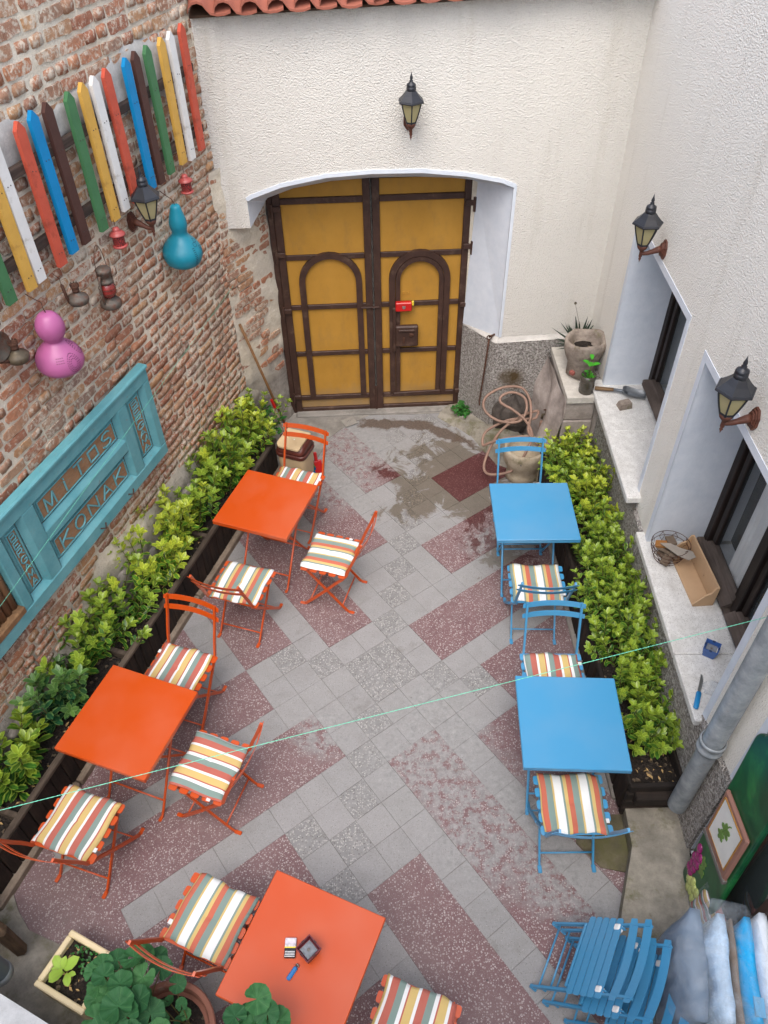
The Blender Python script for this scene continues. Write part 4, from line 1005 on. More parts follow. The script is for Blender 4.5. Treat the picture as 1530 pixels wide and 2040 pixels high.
soil(RP,.02,RL,-RWD+.025,-.0,RH-.07,7); litter(RP,.02,.5,-RWD+.04,-.03,RH-.07,30,9)

def leaf_mat(name,dark,edge,young,rough=.38,margin=.30,glow=.12):
    g=G(name); s=g.sep(g.uv()); u=g.math('ABSOLUTE',g.math('SUBTRACT',g.math('MULTIPLY',s[0],2),1)); r=g.island()
    at=g.n('ShaderNodeAttribute',attribute_name='age').outputs['Fac']
    p=g.obj(); nz=g.noise(130,p,4,.7)
    m=g.mr(g.math('ADD',u,g.math('MULTIPLY',g.math('SUBTRACT',nz,.5),.5)),1-margin-.22,1-margin+.10)
    dk=g.ramp(r,[(0,lin(*dark)),(.5,lin(*[c*1.25 for c in dark])),(1,lin(*[min(255,c*1.5) for c in dark]))])
    yg=g.ramp(r,[(0,lin(*young)),(1,lin(*[c*.85 for c in young]))])
    col=g.mix(m,dk,lin(*edge)); col=g.mix(g.math('MULTIPLY',at,.85),col,g.mix(m,yg,lin(*[min(255,c*1.12) for c in edge])))
    mid=g.mr(u,.0,.10,.45,0); col=g.mix(mid,col,lin(*edge))
    g.P(Base_Color=col,Roughness=rough); g.b.inputs['Specular IOR Level'].default_value=.45
    # light passing through the thin blade
    tr=g.n('ShaderNodeBsdfTranslucent',{'Color':col}); mx=g.n('ShaderNodeMixShader',{0:glow,1:g.b.outputs[0],2:tr.outputs[0]})
    g.t.links.new(mx.outputs[0],g.t.nodes['Material Output'].inputs[0]); return g.m
M_euo=leaf_mat('variegated evergreen leaf',(36,76,26),(146,170,66),(160,180,54),.36,.26,.22)
M_euy=leaf_mat('yellow green evergreen leaf',(56,98,30),(180,192,70),(196,202,62),.36,.30,.25)
M_eud=leaf_mat('dark variegated evergreen leaf',(24,60,38),(104,136,78),(104,142,60),.34,.24,.18)
M_stem=paint('green brown stem',(88,84,48),.7,.2)
LT=np.array([[0,0,0],[.16,-.24,.03],[.16,.24,.03],[.24,0,-.02],[.48,-.48,.07],[.48,.48,.07],[.52,0,-.01],[.80,-.40,.03],[.80,.40,.03],[.82,0,-.03],[1.0,0,-.07]])
LF=[(0,1,3),(0,3,2),(1,4,6,3),(3,6,5,2),(4,7,9,6),(6,9,8,5),(7,10,9),(9,10,8)]
LU=np.stack([np.clip(.5+LT[:,1]/ (np.abs(LT[:,1]).max()*2.0)*np.where(np.abs(LT[:,1])>0,1/np.maximum(.001,np.abs(LT[:,1])/.5),1),0,1),LT[:,0]],1)
LU[:,0]=np.where(LT[:,1]>0,1,np.where(LT[:,1]<0,0,.5))
class Leaves:
    def __init__(s): s.v=[];s.f=[];s.u=[];s.a=[];s.n=0
    def leaf(s,pos,d,up,L,W,age,curl=1.0):
        d=np.asarray(d,float); d/=np.linalg.norm(d); y=np.cross(up,d); ny=np.linalg.norm(y)
        if ny<1e-4: y=np.array([1.,0,0])
        else: y/=ny
        z=np.cross(d,y); T=LT*np.array([L,W,L*curl]); V=np.asarray(pos)+T[:,:1]*d+T[:,1:2]*y+T[:,2:3]*z
        s.v.append(V); s.f+= [tuple(i+s.n for i in f) for f in LF]; s.n+=len(LT); s.u.append(LU); s.a+=[age]*len(LT)
    def mesh(s,name):
        me=bpy.data.meshes.new(name); V=np.concatenate(s.v); me.from_pydata(V.tolist(),[],s.f)
        l=me.uv_layers.new(name='UVMap'); vi=np.zeros(len(me.loops),int); me.loops.foreach_get('vertex_index',vi)
        l.data.foreach_set('uv',np.concatenate(s.u)[vi].ravel()); at=me.attributes.new('age','FLOAT','POINT'); at.data.foreach_set('value',s.a)
        me.polygons.foreach_set('use_smooth',[True]*len(me.polygons)); me.update(); return me
def shrub_meshes(seed,nst,hgt,spread,lw=.052,rad=.07):
    r=random.Random(seed); lv=Leaves(); st=MB()
    for k in range(nst):
        a=r.uniform(0,2*pi); tl=r.uniform(.05,.95)**.8*spread; b=np.array([r.uniform(-rad,rad),r.uniform(-rad,rad),-.06])
        d=np.array([cos(a)*sin(tl),sin(a)*sin(tl),cos(tl)]); L=hgt*r.uniform(.62,1.05)*(1-.22*tl); P=[]; n=9; q=b.copy(); dd=d.copy()
        for i in range(n+1):
            P.append(q.copy()); q=q+dd*(L+.06)/n; dd=dd+np.array([0,0,.055])+np.array([r.uniform(-.06,.06),r.uniform(-.06,.06),0]); dd/=np.linalg.norm(dd)
        st.tube([tuple(p) for p in P],[.0045-.003*i/n for i in range(n+1)],5)
        ph=r.uniform(0,6)
        for i in range(2,n+1):
            t=i/n; T=P[i]-P[i-1]; T/=np.linalg.norm(T); s1=np.cross(T,[.3,.2,1]); s1/=np.linalg.norm(s1); s2=np.cross(T,s1)
            last=i==n
            for sg in range(2):
                an=ph+i*pi/2+sg*pi+r.uniform(-.3,.3); o=cos(an)*s1+sin(an)*s2
                le=lw*r.uniform(.75,1.12)*(1.0 if t<.85 else .9); up=np.array([0,0,1])*.8+T*.5
                lv.leaf(P[i],o*(1.0)+T*(.30+.5*t)+np.array([0,0,-.12*(1-t)]),up,le,le*r.uniform(.42,.52),max(0,(t-.62)/.38)**1.3*r.uniform(.4,1))
            if i>n-2:
                for sg in range(4 if last else 2):
                    an=ph+.8+sg*pi/(2 if last else 1); o=cos(an)*s1+sin(an)*s2; le=lw*r.uniform(.55,.85)
                    lv.leaf(P[i]+T*.006,o*.8+T*(.9 if last else .6),T,le,le*.48,r.uniform(.6,1))
    return lv.mesh('foliage'),st.mesh('stem')
SM=[shrub_meshes(100+i,40,.42,.98,.060,.11) for i in range(4)]+[shrub_meshes(120+i,26,.34,1.05,.078,.09) for i in range(2)]
SH=[ # x,y,z0, scale, rot, variant, material, label
 (-2.42,2.30,.27,1.08,.3,4,M_euo,'broad leaved evergreen bush nearest the camera in the planter at the brick wall'),
 (-2.27,2.80,.27,.98,1.3,5,M_eud,'low dark grey green variegated bush in the planter beside the orange table'),
 (-2.17,3.22,.27,1.15,2.2,0,M_euo,'large bright bush in front of the bare stone wall foot, second planter bay'),
 (-2.01,3.56,.27,1.0,.9,1,M_euo,'bushy evergreen under the lower corner of the blue sign'),
 (-1.87,3.92,.27,1.05,4.0,2,M_euy,'yellow green bush under the letters of the blue sign'),
 (-1.73,4.30,.27,.98,5.1,3,M_euy,'yellow green bush behind the planter divider, beside the far orange table'),
 (-1.63,4.60,.27,.95,.4,0,M_euo,'pale tipped bush under the right edge of the blue sign'),
 (-1.48,5.00,.27,1.15,3.1,1,M_euo,'tall dense bush left of the far orange table top'),
 (-1.38,5.32,.27,1.05,2.6,2,M_euy,'bright yellow tipped bush below the broom handle'),
 (-1.25,5.58,.27,.92,1.1,3,M_euo,'bush at the end of the planter beside the waste bin'),
 (1.66,5.08,.30,1.02,.2,0,M_euy,'golden tipped bush under the garden trowel on the sill'),
 (1.58,4.78,.30,1.0,1.7,1,M_euo,'dark green bush at the stone basin end of the right planter'),
 (1.70,4.48,.30,.98,2.9,2,M_euy,'yellow variegated bush beside the far blue table'),
 (1.715,4.12,.30,.90,3.6,3,M_euo,'bush touching the right corner of the far blue table'),
 (1.69,3.78,.30,.96,4.4,0,M_euo,'bush below the gap between the two window sills'),
 (1.62,3.44,.30,1.0,5.2,1,M_euo,'bush below the wire basket on the sill'),
 (1.66,3.10,.30,1.02,.7,2,M_euo,'bush beside the backs of the two blue chairs between the tables'),
 (1.66,2.80,.30,.92,2.0,3,M_euo,'bush below the blue ashtray on the sill'),
 (1.66,2.50,.30,.98,1.2,4,M_euo,'big leaved light green bush at the near end of the right planter')]
for x,y,z,s,ro,k,mt,lab in SH:
    s*=(1.26 if x<0 else 1.0)*(1+.10*sin(37*y))
    if x<0: x,y=x+.01,y-.003
    t=thing('evergreen_bush',lab,'bush',(x,y,z),(0,0,ro),'evergreen bushes in the planters'); t.scale=(s,s,s)
    me,sm=SM[k]; a=me.copy(); a.materials.append(mt); tag(link('foliage',a,t),kind='stuff')
    b=sm if sm.materials else sm; 
    if not sm.materials: sm.materials.append(M_stem)
    link('stem',sm,t)
# a different weed at the far end of the planter and one by the gate
def weed(name,label,loc,n,h,L,mat,seed,spread=.9):
    r=random.Random(seed); t=thing(name,label,'plant',loc); lv=Leaves(); st=MB()
    for k in range(n):
        a=r.uniform(0,2*pi); tl=r.uniform(.1,spread); P=[np.array([0,0,0.])]; d=np.array([cos(a)*sin(tl),sin(a)*sin(tl),cos(tl)])
        for i in range(6): P.append(P[-1]+d*h*r.uniform(.7,1)/6); d=d+np.array([r.uniform(-.1,.1),r.uniform(-.1,.1),-.03]); d/=np.linalg.norm(d)
        st.tube([tuple(p) for p in P],.0022,5)
        for i in range(1,7):
            for sg in (0,1):
                an=r.uniform(0,6.3); lv.leaf(P[i],np.array([cos(an),sin(an),r.uniform(-.1,.5)]),np.array([0,0,1.]),L*r.uniform(.6,1.1),L*r.uniform(.5,.7),r.uniform(0,.5))
    me=lv.mesh('foliage'); me.materials.append(mat); tag(link('foliage',me,t),kind='stuff'); st.build('stem',M_stem,t); return t
M_wd=leaf_mat('plain green leaf',(34,84,34),(52,104,44),(84,130,56),.5,.08,.2)
weed('weed','leafy green weed growing behind the end board of the left planter',(-1.10,5.80,.18),9,.34,.055,M_wd,3)
weed('weed','small green weed at the foot of the gate post by the hose',(.80,6.20,.05),10,.12,.05,M_wd,5,1.2)
# bare stone mortar with a spiky plant behind, pot plant in a bottle
M_mort=concrete('carved stone',(112,100,90),(164,152,140),.15,.9,1.6)
sm_=thing('stone_mortar','old carved stone mortar standing on the white corner ledge','mortar',tuple(RW(3.46,.155,.957)),(0,0,.4))
m=MB(); r_=random.Random(4); prof=[(.085,0),(.120,.012),(.118,.10),(.125,.13),(.155,.20),(.172,.27),(.172,.325),(.160,.345),(.140,.338),(.126,.30),(.112,.24),(.0,.20)]
N=22; 
for (r,z) in prof:
    for k in range(N): a=2*pi*k/N; f=1+.05*sin(2*a+1)+.04*sin(5*a+z*20)+r_.uniform(-.015,.015); m.v.append((r*f*cos(a),r*f*sin(a),z+.012*sin(3*a+r*9)*(z>.02)))
for i in range(len(prof)-1):
    for k in range(N): l=(k+1)%N; m.f.append((i*N+k,i*N+l,(i+1)*N+l,(i+1)*N+k)); m.m.append(0)
m.build('bowl',M_mort,sm_,True); MB().lathe([(.112,.245),(.05,.235),(.001,.24)],20,None,0,False,False).build('soil',M_soil,sm_,True).__setitem__('kind','stuff')
MB().box(-.022,.026,-.150,-.118,.045,.085,Rz(-1.2),b=.008).build('red_paint_mark',paint('faded red paint',(140,84,76),.9,.1,.3,60),sm_)
sp=thing('spiky_plant','dark spiky plant behind the stone mortar','plant',tuple(RW(3.68,.15,.96)))
m=MB(); r_=random.Random(6)
for k in range(70):
    a=r_.uniform(0,2*pi); e=r_.uniform(.2,1.35); L=r_.uniform(.20,.30); d=Vector((cos(a)*cos(e),sin(a)*cos(e),sin(e))); sd=Vector((-sin(a),cos(a),0))*.014; o=Vector((0,0,.10)); mid=o+d*L*.5+Vector((0,0,.01)); tip=o+d*L
    m.add([o-sd*.6,o+sd*.6,mid+sd,mid-sd,tip],[(0,1,2,3),(3,2,4)])
m.build('blade',paint('dark green blade',(30,48,34),.5,.4,.2),sp).__setitem__('kind','stuff'); MB().lathe([(.07,0),(.09,.12),(.08,.12),(.075,.10)],14).build('pot',M_mort,sp,True)
m=MB().tube([(0,0,.1),(-.03,.01,.35),(-.085,.02,.52)],.0016,5); m.build('flower_stalk',M_stem,sp); MB().lathe([(.001,-.012),(.012,-.004),(.010,.008),(.001,.014)],8,TR(-.085,.02,.525)).build('seed_head',paint('dry seed head',(80,72,56),.9),sp)
bp=thing('bottle_planter','cut dark plastic bottle with a green seedling on the corner ledge','plant pot',tuple(RW(3.185,.155,.957)))
g=G('dark cloudy plastic'); g.P(Base_Color=g.mix(g.noise(30,g.mapv(g.obj(),(1,1,4)),4),lin(44,40,36),lin(92,86,76)),Roughness=.25); 
MB().lathe([(.058,0),(.062,.008),(.060,.06),(.063,.065),(.061,.12),(.063,.17),(.060,.17),(.056,.13),(.0,.125)],20).build('bottle',g.m,bp,True)
lv=Leaves(); r_=random.Random(9)
for k in range(70): a=r_.uniform(0,6.3); rr_=r_.uniform(0,.055); lv.leaf((rr_*cos(a),rr_*sin(a),.14+r_.uniform(0,.03)),(cos(a+1),sin(a+1),.5),np.array([0,0,1.]),.022,.016,.4)
M_sprout=leaf_mat('fresh green leaf',(52,128,30),(70,146,40),(92,160,50),.5,.1,.25)
me=lv.mesh('sprouts'); me.materials.append(M_sprout); tag(link('sprouts',me,bp),kind='stuff')
MB().tube([(0,0,.13),(.006,.0,.22),(.0,.008,.31)],[.004,.003,.002],6).build('stem',M_stem,bp)
for k,(z,a,L) in enumerate(((.25,.2,.085),(.26,2.4,.08),(.29,4.3,.095),(.31,1.4,.07),(.20,3.4,.05))):
    l1=Leaves(); l1.leaf((0,0,z),(cos(a),sin(a),.25),np.array([0,0,1.]),L,L*.55,.0,1.4); me=l1.mesh('leaf'); me.materials.append(M_sprout); link('leaf',me,bp)
# cream planter tray and terracotta pot with geraniums at the near left
M_creamp=paint('chipped cream plastic',(226,208,168),.5,.4,.06,5,.1,60,dirt=((136,96,66),9,.62,.72))
cb=thing('planter_tray','cream rectangular plastic planter with a light green seedling','planter',(-1.70,1.235,.012),(0,0,radians(-26)))
a,b=.165,.150; ht=.19; 
for (x0,x1,y0,y1) in ((-a,a,b-.032,b),(-a,a,-b,-b+.032),(-a,-a+.032,-b+.032,b-.032),(a-.032,a,-b+.032,b-.032)): MB().box(x0,x1,y0,y1,0,ht,b=.006).build('side',M_creamp,cb)
MB().box(-a+.02,a-.02,-b+.02,b-.02,.0,.01).build('bottom',M_creamp,cb)
soil(cb,-a+.02,a-.02,-b+.02,b-.02,.14,5,.012); litter(cb,-a+.03,a-.03,-b+.03,b-.03,.14,20,8)
M_lime=leaf_mat('lime green leaf',(140,172,68),(166,190,92),(176,196,96),.5,.1,.35)
for k,(ang,el,L,z,ox) in enumerate(((1.05,.5,.105,.05,0),(2.7,.25,.085,.04,-.02),(4.6,.9,.09,.075,0),(5.6,.2,.075,.03,.01),(4.2,.1,.085,.02,-.01),(3.4,.3,.08,.02,0),(1.8,.7,.07,.05,-.01),(.3,.3,.05,.03,.02))):
    l1=Leaves(); l1.leaf((-.055+ox,-.03,.15+z),(cos(ang),sin(ang),el),np.array([0,0,1.]),L,L*.62,.2,1.3); me=l1.mesh('leaf'); me.materials.append(M_lime); link('leaf',me,cb)
MB().tube([(-.055,-.03,.13),(-.055,-.03,.22)],.004,6).build('stem',M_stem,cb)
weeds=Leaves(); r_=random.Random(2)
for k in range(60): an=r_.uniform(0,6.3); weeds.leaf((r_.uniform(-.10,.14),r_.uniform(.0,.125),.15+r_.uniform(0,.03)),(cos(an),sin(an),.4),np.array([0,0,1.]),.02,.013,.1)
me=weeds.mesh('small_weeds'); me.materials.append(M_wd); tag(link('small_weeds',me,cb),kind='stuff')
M_terr=paint('worn terracotta',(136,92,78),.85,.2,.12,7,.3,60,dirt=((150,128,114),8,.55,.7))
tc=thing('flower_pot','large round terracotta pot of dark soil with geraniums','flower pot',(-1.13,.90,.012))
MB().lathe([(.15,0),(.155,.01),(.215,.25),(.238,.255),(.246,.33),(.240,.338),(.218,.338),(.210,.325),(.208,.28),(.0,.275)],40).build('pot',M_terr,tc,True); smooth_angle(tc.children[-1],40)
m=MB(); r_=random.Random(7); m.lathe([(.209,.272),(.16,.290),(.10,.285),(.05,.295),(.001,.29)],24,None,0,False,False); tag(m.build('soil',M_soil,tc,True),kind='stuff'); 
g=G('geranium leaf'); s=g.uv(); d=g.n('ShaderNodeVectorMath',{0:s,1:(.5,.42,0)},operation='DISTANCE').outputs['Value']
an=g.n('ShaderNodeMath',{0:g.math('SUBTRACT',g.sep(s)[1],.42),1:g.math('SUBTRACT',g.sep(s)[0],.5)},operation='ARCTAN2').outputs[0]
vein=g.mr(g.math('ABSOLUTE',g.math('SINE',g.math('MULTIPLY',an,3.5))),0,.16,.35,0); ring=g.math('MULTIPLY',g.mr(d,.20,.27),g.mr(d,.30,.38,1,0)); nz=g.noise(40,g.obj(),4)
col=g.ramp(g.rnd(),[(0,lin(36,82,50)),(.5,lin(46,98,56)),(1,lin(66,116,66))]); col=g.mix(g.math('MULTIPLY',ring,.25),col,lin(30,70,40)); col=g.mix(vein,col,lin(100,146,86)); col=g.mix(g.mr(nz,.4,.7,0,.25),col,lin(84,134,76))
g.P(Base_Color=col,Roughness=.62,Normal=g.bump(g.math('ADD',nz,vein),.3,.004)); g.b.inputs['Specular IOR Level'].default_value=.3
tr=g.n('ShaderNodeBsdfTranslucent',{'Color':col}); mx=g.n('ShaderNodeMixShader',{0:.15,1:g.b.outputs[0],2:tr.outputs[0]}); g.t.links.new(mx.outputs[0],g.t.nodes['Material Output'].inputs[0]); M_ger=g.m
def ger_leaf(seed):
    r=random.Random(seed); m=MB(); m.uv=[]; n=36; cup=r.uniform(.05,.16)
    for ring in range(4):
        f=ring/3
        for k in range(n):
            t=(k+.5)/n; a=-pi/2+.12+t*(2*pi-.24); lob=1+.07*abs(sin(3.5*(a+pi/2)))+.02*sin(21*a); notch=1-.25*math.exp(-((min(t,1-t))/.03)**2)
            R=.5*lob*notch*f; x=R*cos(a); y=R*sin(a); z=cup*f*f+.03*f*sin(7*a+seed)+.02*f*f*sin(13*a); m.v.append((x,y,z)); m.uv.append((x+.5,y+.42))
    for ring in range(3):
        for k in range(n-1): b=ring*n+k; m.f.append((b,b+n,b+n+1,b+1)); m.m.append(0)
    me=m.mesh('leaf',True); me.materials.append(M_ger); return me
GL=[ger_leaf(i) for i in range(6)]
def geranium(label,base,leaves,group=None):
    t=thing('geranium',label,'plant',base)
    B=Vector(base)
    for i,(x,y,z,s) in enumerate(leaves):
        r=random.Random(i*7+1); P=Vector((x,y,z))-B
        link('leaf',GL[i%6],t,P,(r.uniform(-.35,.35),r.uniform(-.3,.3),r.uniform(0,6.3)),(s,s,s))
        o=Vector((r.uniform(-.04,.04),r.uniform(-.04,.04),0)); MB().tube([o,o.lerp(P,.5)+Vector((0,0,.05)),P-Vector((0,0,.003))],.0028,5).build('stalk',M_stem,t)
    return t

# geraniums (positions of every leaf)
GER=[(-1.441,1.156,.56,.105),(-1.377,1.181,.56,.11),(-1.274,1.174,.62,.125),(-1.253,1.224,.5,.09),(-1.20,1.226,.45,.09),(-1.168,1.155,.5,.11),(-1.412,1.101,.6,.11),(-1.448,1.071,.55,.10),(-1.317,1.062,.62,.115),(-1.22,1.093,.6,.12),(-1.381,1.027,.55,.11),(-1.205,.984,.65,.125),(-1.289,.954,.68,.15),(-1.464,1.03,.5,.10),(-1.251,.918,.66,.14),(-1.153,.939,.6,.13),(-1.409,.923,.6,.12),(-1.324,.90,.6,.13),(-1.305,1.146,.5,.10),(-1.50,1.15,.5,.10),(-1.35,.86,.66,.13),(-1.22,.84,.66,.13),(-1.10,.86,.6,.12),(-1.46,.86,.55,.12),(-1.36,1.11,.5,.10),(-1.30,1.02,.52,.10),(-1.24,1.03,.5,.10),(-1.43,.98,.5,.1)]
geranium('big leaved geranium spilling between the cream planter and the terracotta pot',(-1.27,.96,.28),GER)
geranium('small geranium seedling on the right side of the terracotta pot',(-1.03,.93,.29),[(-1.078,1.092,.48,.085),(-1.155,1.014,.42,.05),(-1.12,1.03,.42,.055),(-1.046,1.009,.46,.06),(-1.028,.975,.42,.055),(-1.132,.939,.47,.075),(-1.06,.95,.40,.05)])
geranium('geranium top at the bottom edge in front of the ashtray table corner',(-.60,.74,.56),[(-.594,.897,1.0,.115),(-.69,.845,.95,.10),(-.629,.84,.93,.10),(-.55,.85,.97,.11),(-.505,.83,.93,.11),(-.649,.875,.88,.07),(-.60,.80,.95,.11),(-.68,.78,.9,.10),(-.54,.78,.92,.1)])
gp=thing('flower_pot','terracotta pot under the geranium at the bottom edge','flower pot',(-.60,.70,.012)); MB().lathe([(.10,0),(.15,.5),(.165,.505),(.168,.555),(.15,.555),(.14,.52),(.0,.51)],28).build('pot',M_terr,gp,True)

# ================================================================== THINGS ON THE BRICK WALL
M_pw=paint('white painted picket',(214,212,208),.6,.3,.05,9,.4,70,dirt=((176,168,156),12,.6,.75)); M_pr=paint('red painted picket',(186,82,62),.6,.3,.1,9,.4,70,dirt=((150,66,50),12,.55,.72))
M_pb=paint('blue painted picket',(8,124,178),.55,.3,.08,9,.4,70); M_pn=paint('brown painted picket',(74,48,42),.6,.3,.1,9,.4,70); M_pg=paint('green painted picket',(66,112,74),.6,.3,.1,9,.4,70); M_py=paint('yellow painted picket',(200,156,74),.6,.3,.08,9,.4,70,dirt=((170,128,62),12,.6,.75))
cbm=MB(); rg=random.Random(31); NB=60
for i in range(NB+1):
    x=-3.6+2.95*i/NB; zt_=3.56+.05*sin(4*x)+rg.uniform(-.012,.012); zb_=3.27+.06*sin(3*x+1)+rg.uniform(-.04,.04)
    for j in range(7): t_=j/6; cbm.v.append((x,-.0135-.006*sin(pi*t_)-.003*sin(9*x+7*t_)+(.016 if j in (0,6) else 0),zb_+(zt_-zb_)*t_))
for i in range(NB):
    for j in range(6): a=i*7+j; cbm.f.append((a,a+7,a+8,a+1)); cbm.m.append(0)
cbm.build('cement_band',concrete('grey lime cement',(150,148,144),(196,192,186)),bw,True)
pf=thing('picket_fence','row of painted pickets in five colours nailed on the brick wall','fence',LWo,(0,0,LWa))
seq='rwygnbrwygnbrwygnb'; mats={'r':M_pr,'w':M_pw,'y':M_py,'g':M_pg,'n':M_pn,'b':M_pb}; nm={'r':'red picket','w':'white picket','y':'yellow picket','g':'green picket','n':'dark brown picket','b':'blue picket'}
rg=random.Random(21); M_nail=paint('nail head',(60,54,50),.6)
for i,c in enumerate(seq):
    x=-.690-.1425*i+rg.uniform(-.006,.006); zt=3.600-.0042*i+rg.uniform(-.006,.006); zb=2.834-.0028*i+rg.uniform(-.009,.009); wd=.0335
    poly=[(-wd,zb),(wd,zb),(wd,zt-.04),(.004,zt),(-.004,zt),(-wd,zt-.04)]
    m=MB(); m.prism(poly,0,.024,Matrix.Rotation(pi/2,4,'X')); o=m.build('picket',mats[c],pf,False,(x,-.058,0),(0,rg.uniform(-.012,.012),0)); o['label']=nm[c]
    for zz in (zb+.07,zt-.24):
        for dx in (-.011,.011): MB().lathe([(.0035,0),(.003,.002)],8,TR(dx,-.0245,zz+rg.uniform(-.005,.005))@Matrix.Rotation(pi/2,4,'X')).build('nail',M_nail,o)
M_rail=wood('weathered batten',(52,42,38),(92,76,66),.8,1,'X',.6)
for z in (3.33,2.95): MB().box(-3.25,-.60,-.058,-.018,z-.025,z+.025,b=.004).build('batten',M_rail,pf)
# wall lanterns
M_lblk=paint('black lantern metal',(30,32,38),.42,.5,.2,20); M_lbrn=paint('brown lantern metal',(86,50,38),.6,.4,.25,20,dirt=((112,76,60),14,.55,.7))
g=G('yellowed ribbed lantern glass'); w_=g.math('SINE',g.math('MULTIPLY',g.sep(g.obj())[2],1500)); g.P(Base_Color=lin(196,186,140),Roughness=.3,Normal=g.bump(w_,.2,.002)); g.b.inputs['Specular IOR Level'].default_value=.6
tr=g.n('ShaderNodeBsdfTranslucent',{'Color':lin(190,176,124)}); mx=g.n('ShaderNodeMixShader',{0:.35,1:g.b.outputs[0],2:tr.outputs[0]}); g.t.links.new(mx.outputs[0],g.t.nodes['Material Output'].inputs[0]); M_lgl=g.m
def lantern_proto():
    t=bpy.data.objects.new('wall_lantern',None); C.objects.link(t)   # origin on the wall, +y out of it
    ax=.150
    m=MB(); 
    for r,y0,y1 in ((.062,0,.012),(.050,.012,.020),(.040,.020,.030)):
        oc=[(r*.72*cos(pi/8+k*pi/4),r*1.05*sin(pi/8+k*pi/4)) for k in range(8)]; m.prism(oc,-y1,-y0,Matrix.Rotation(pi/2,4,'X'))
    m.build('wall_plate',M_lbrn,t)
    MB().tube([(0,.025,.0),(0,.05,-.003),(0,.08,-.014),(0,.11,-.024),(0,.135,-.026),(0,ax,-.022)],[.026,.021,.016,.014,.013,.012],10).build('arm',M_lbrn,t,True)
    MB().lathe([(.001,-.085),(.004,-.072),(.009,-.062),(.006,-.055),(.011,-.045),(.011,-.012),(.014,-.006),(.020,.0),(.030,.012),(.036,.030),(.034,.034)],14,TR(0,ax,0)).build('cup',M_lbrn,t,True)
    zb,zt=.034,.172; rb,rt=.034,.078; K=6
    prof=[(rb,zb),(.050,.075),(.063,.115),(.073,.15),(rt,zt)]
    for k in range(6):
        a0,a1=pi/6+k*pi/3,pi/6+(k+1)*pi/3
        m=MB()
        for (r,z) in prof: m.v+=[((r-.003)*cos(a0),ax+(r-.003)*sin(a0),z),((r-.003)*cos(a1),ax+(r-.003)*sin(a1),z)]
        for i in range(len(prof)-1): m.f.append((2*i,2*i+1,2*i+3,2*i+2)); m.m.append(0)
        m.build('pane',M_lgl,t)
        MB().tube([(r*cos(a0),ax+r*sin(a0),z) for r,z in prof],.0045,6).build('rib',M_lblk,t)
    MB().lathe([(rb,zb-.002),(rb+.004,zb),(rb+.004,zb+.010),(rb,zb+.012)],6,TR(0,ax,0),pi/6).build('ring',M_lblk,t)
    MB().lathe([(.080,.170),(.097,.172),(.099,.178),(.094,.186),(.088,.188),(.060,.216),(.042,.238),(.034,.246)],6,TR(0,ax,0),pi/6).build('roof',M_lblk,t)
    MB().lathe([(.032,.244),(.034,.25),(.033,.268),(.030,.27),(.033,.274),(.030,.286),(.018,.294),(.012,.300),(.014,.306),(.008,.312),(.011,.320),(.009,.330),(.004,.345),(.001,.362)],14,TR(0,ax,0)).build('finial',M_lblk,t,True)
    MB().lathe([(.004,0),(.004,.004)],8,TR(.0,ax+.088,.180)@Matrix.Rotation(-pi/2.4,4,'X')).build('screw',M_silv,t)
    return t
LPt=lantern_proto()
spots=[(RW(2.618,.0,2.485),radians(88.8),'black wall lantern with brown arm over the far window'),
 (RW(.861,.0,2.475),radians(88.8),'black wall lantern with brown arm over the near two-sash window'),
 (BW(.245,.0,2.895),radians(2.5+180),'black wall lantern on the roughcast above the arched gate'),
 (LW(-1.60,-.012,2.70),radians(71+180),'black wall lantern on the brick wall beside the turquoise gourd')]
for i,(p,a,lab) in enumerate(spots):
    o=LPt if i==0 else copy_tree(LPt); o.location=p; o.rotation_euler=(0,0,a); tag(o,lab,'lantern','carriage lanterns on the walls')
# gourds
def gourd(name,label,loc,prof,mat,lean,dots,hook):
    t=thing(name,label,'gourd',loc,(lean[0],lean[1],radians(71)))
    from bisect import bisect
    P=[]; N=len(prof)
    for i in range(N-1):
        for k in range(4):
            t_=k/4; p0=prof[max(0,i-1)];p1=prof[i];p2=prof[i+1];p3=prof[min(N-1,i+2)]
            P.append(tuple(.5*((2*p1[j])+(-p0[j]+p2[j])*t_+(2*p0[j]-5*p1[j]+4*p2[j]-p3[j])*t_**2+(-p0[j]+3*p1[j]-3*p2[j]+p3[j])*t_**3) for j in (0,1)))
    P.append(prof[-1]); P=[(max(.001,r),z) for r,z in P]
    MB().lathe(P,36).build('shell',mat,t,True)
    def rad(z):
        for (r1,z1),(r2,z2) in zip(P[:-1],P[1:]):
            if min(z1,z2)<=z<=max(z1,z2): return r1+(r2-r1)*((z-z1)/(z2-z1) if z2!=z1 else 0)
        return .05
    m=MB()
    for th,z in dots:
        r=rad(z)-.0006; dr=(rad(z+.006)-rad(z-.006))/.012; nrm=Vector((cos(th),sin(th),-dr)).normalized(); p=Vector((r*cos(th),r*sin(th),z))
        m.lathe([(.0034,0),(.0030,.0012)],6,TR(*p)@nrm.to_track_quat('Z','Y').to_matrix().to_4x4())
    tag(m.build('drilled_hole',paint(name+' hole',(70,24,52) if 'pink' in label else (8,60,76),.8),t),kind='stuff')
    MB().tube(hook,.0028,6).build('hanging_wire',M_rust,t)
    return t
M_pink=paint('pink gourd paint',(164,88,134),.42,.5,.08,5); M_turq=paint('turquoise gourd paint',(18,122,142),.42,.5,.08,5)
import itertools
F0=-pi/2
ring=lambda c,z,rx,rz,n: [(c+rx*cos(2*pi*k/n),z+rz*sin(2*pi*k/n)) for k in range(n)]
pd=[]; 
for s in (1,.75,.5): pd+=ring(F0-.25,-.275,.30*s,.052*s,int(26*s)); 
for s in (1,.7,.42): pd+=ring(F0+.62,-.225,.34*s,.040*s,int(24*s))
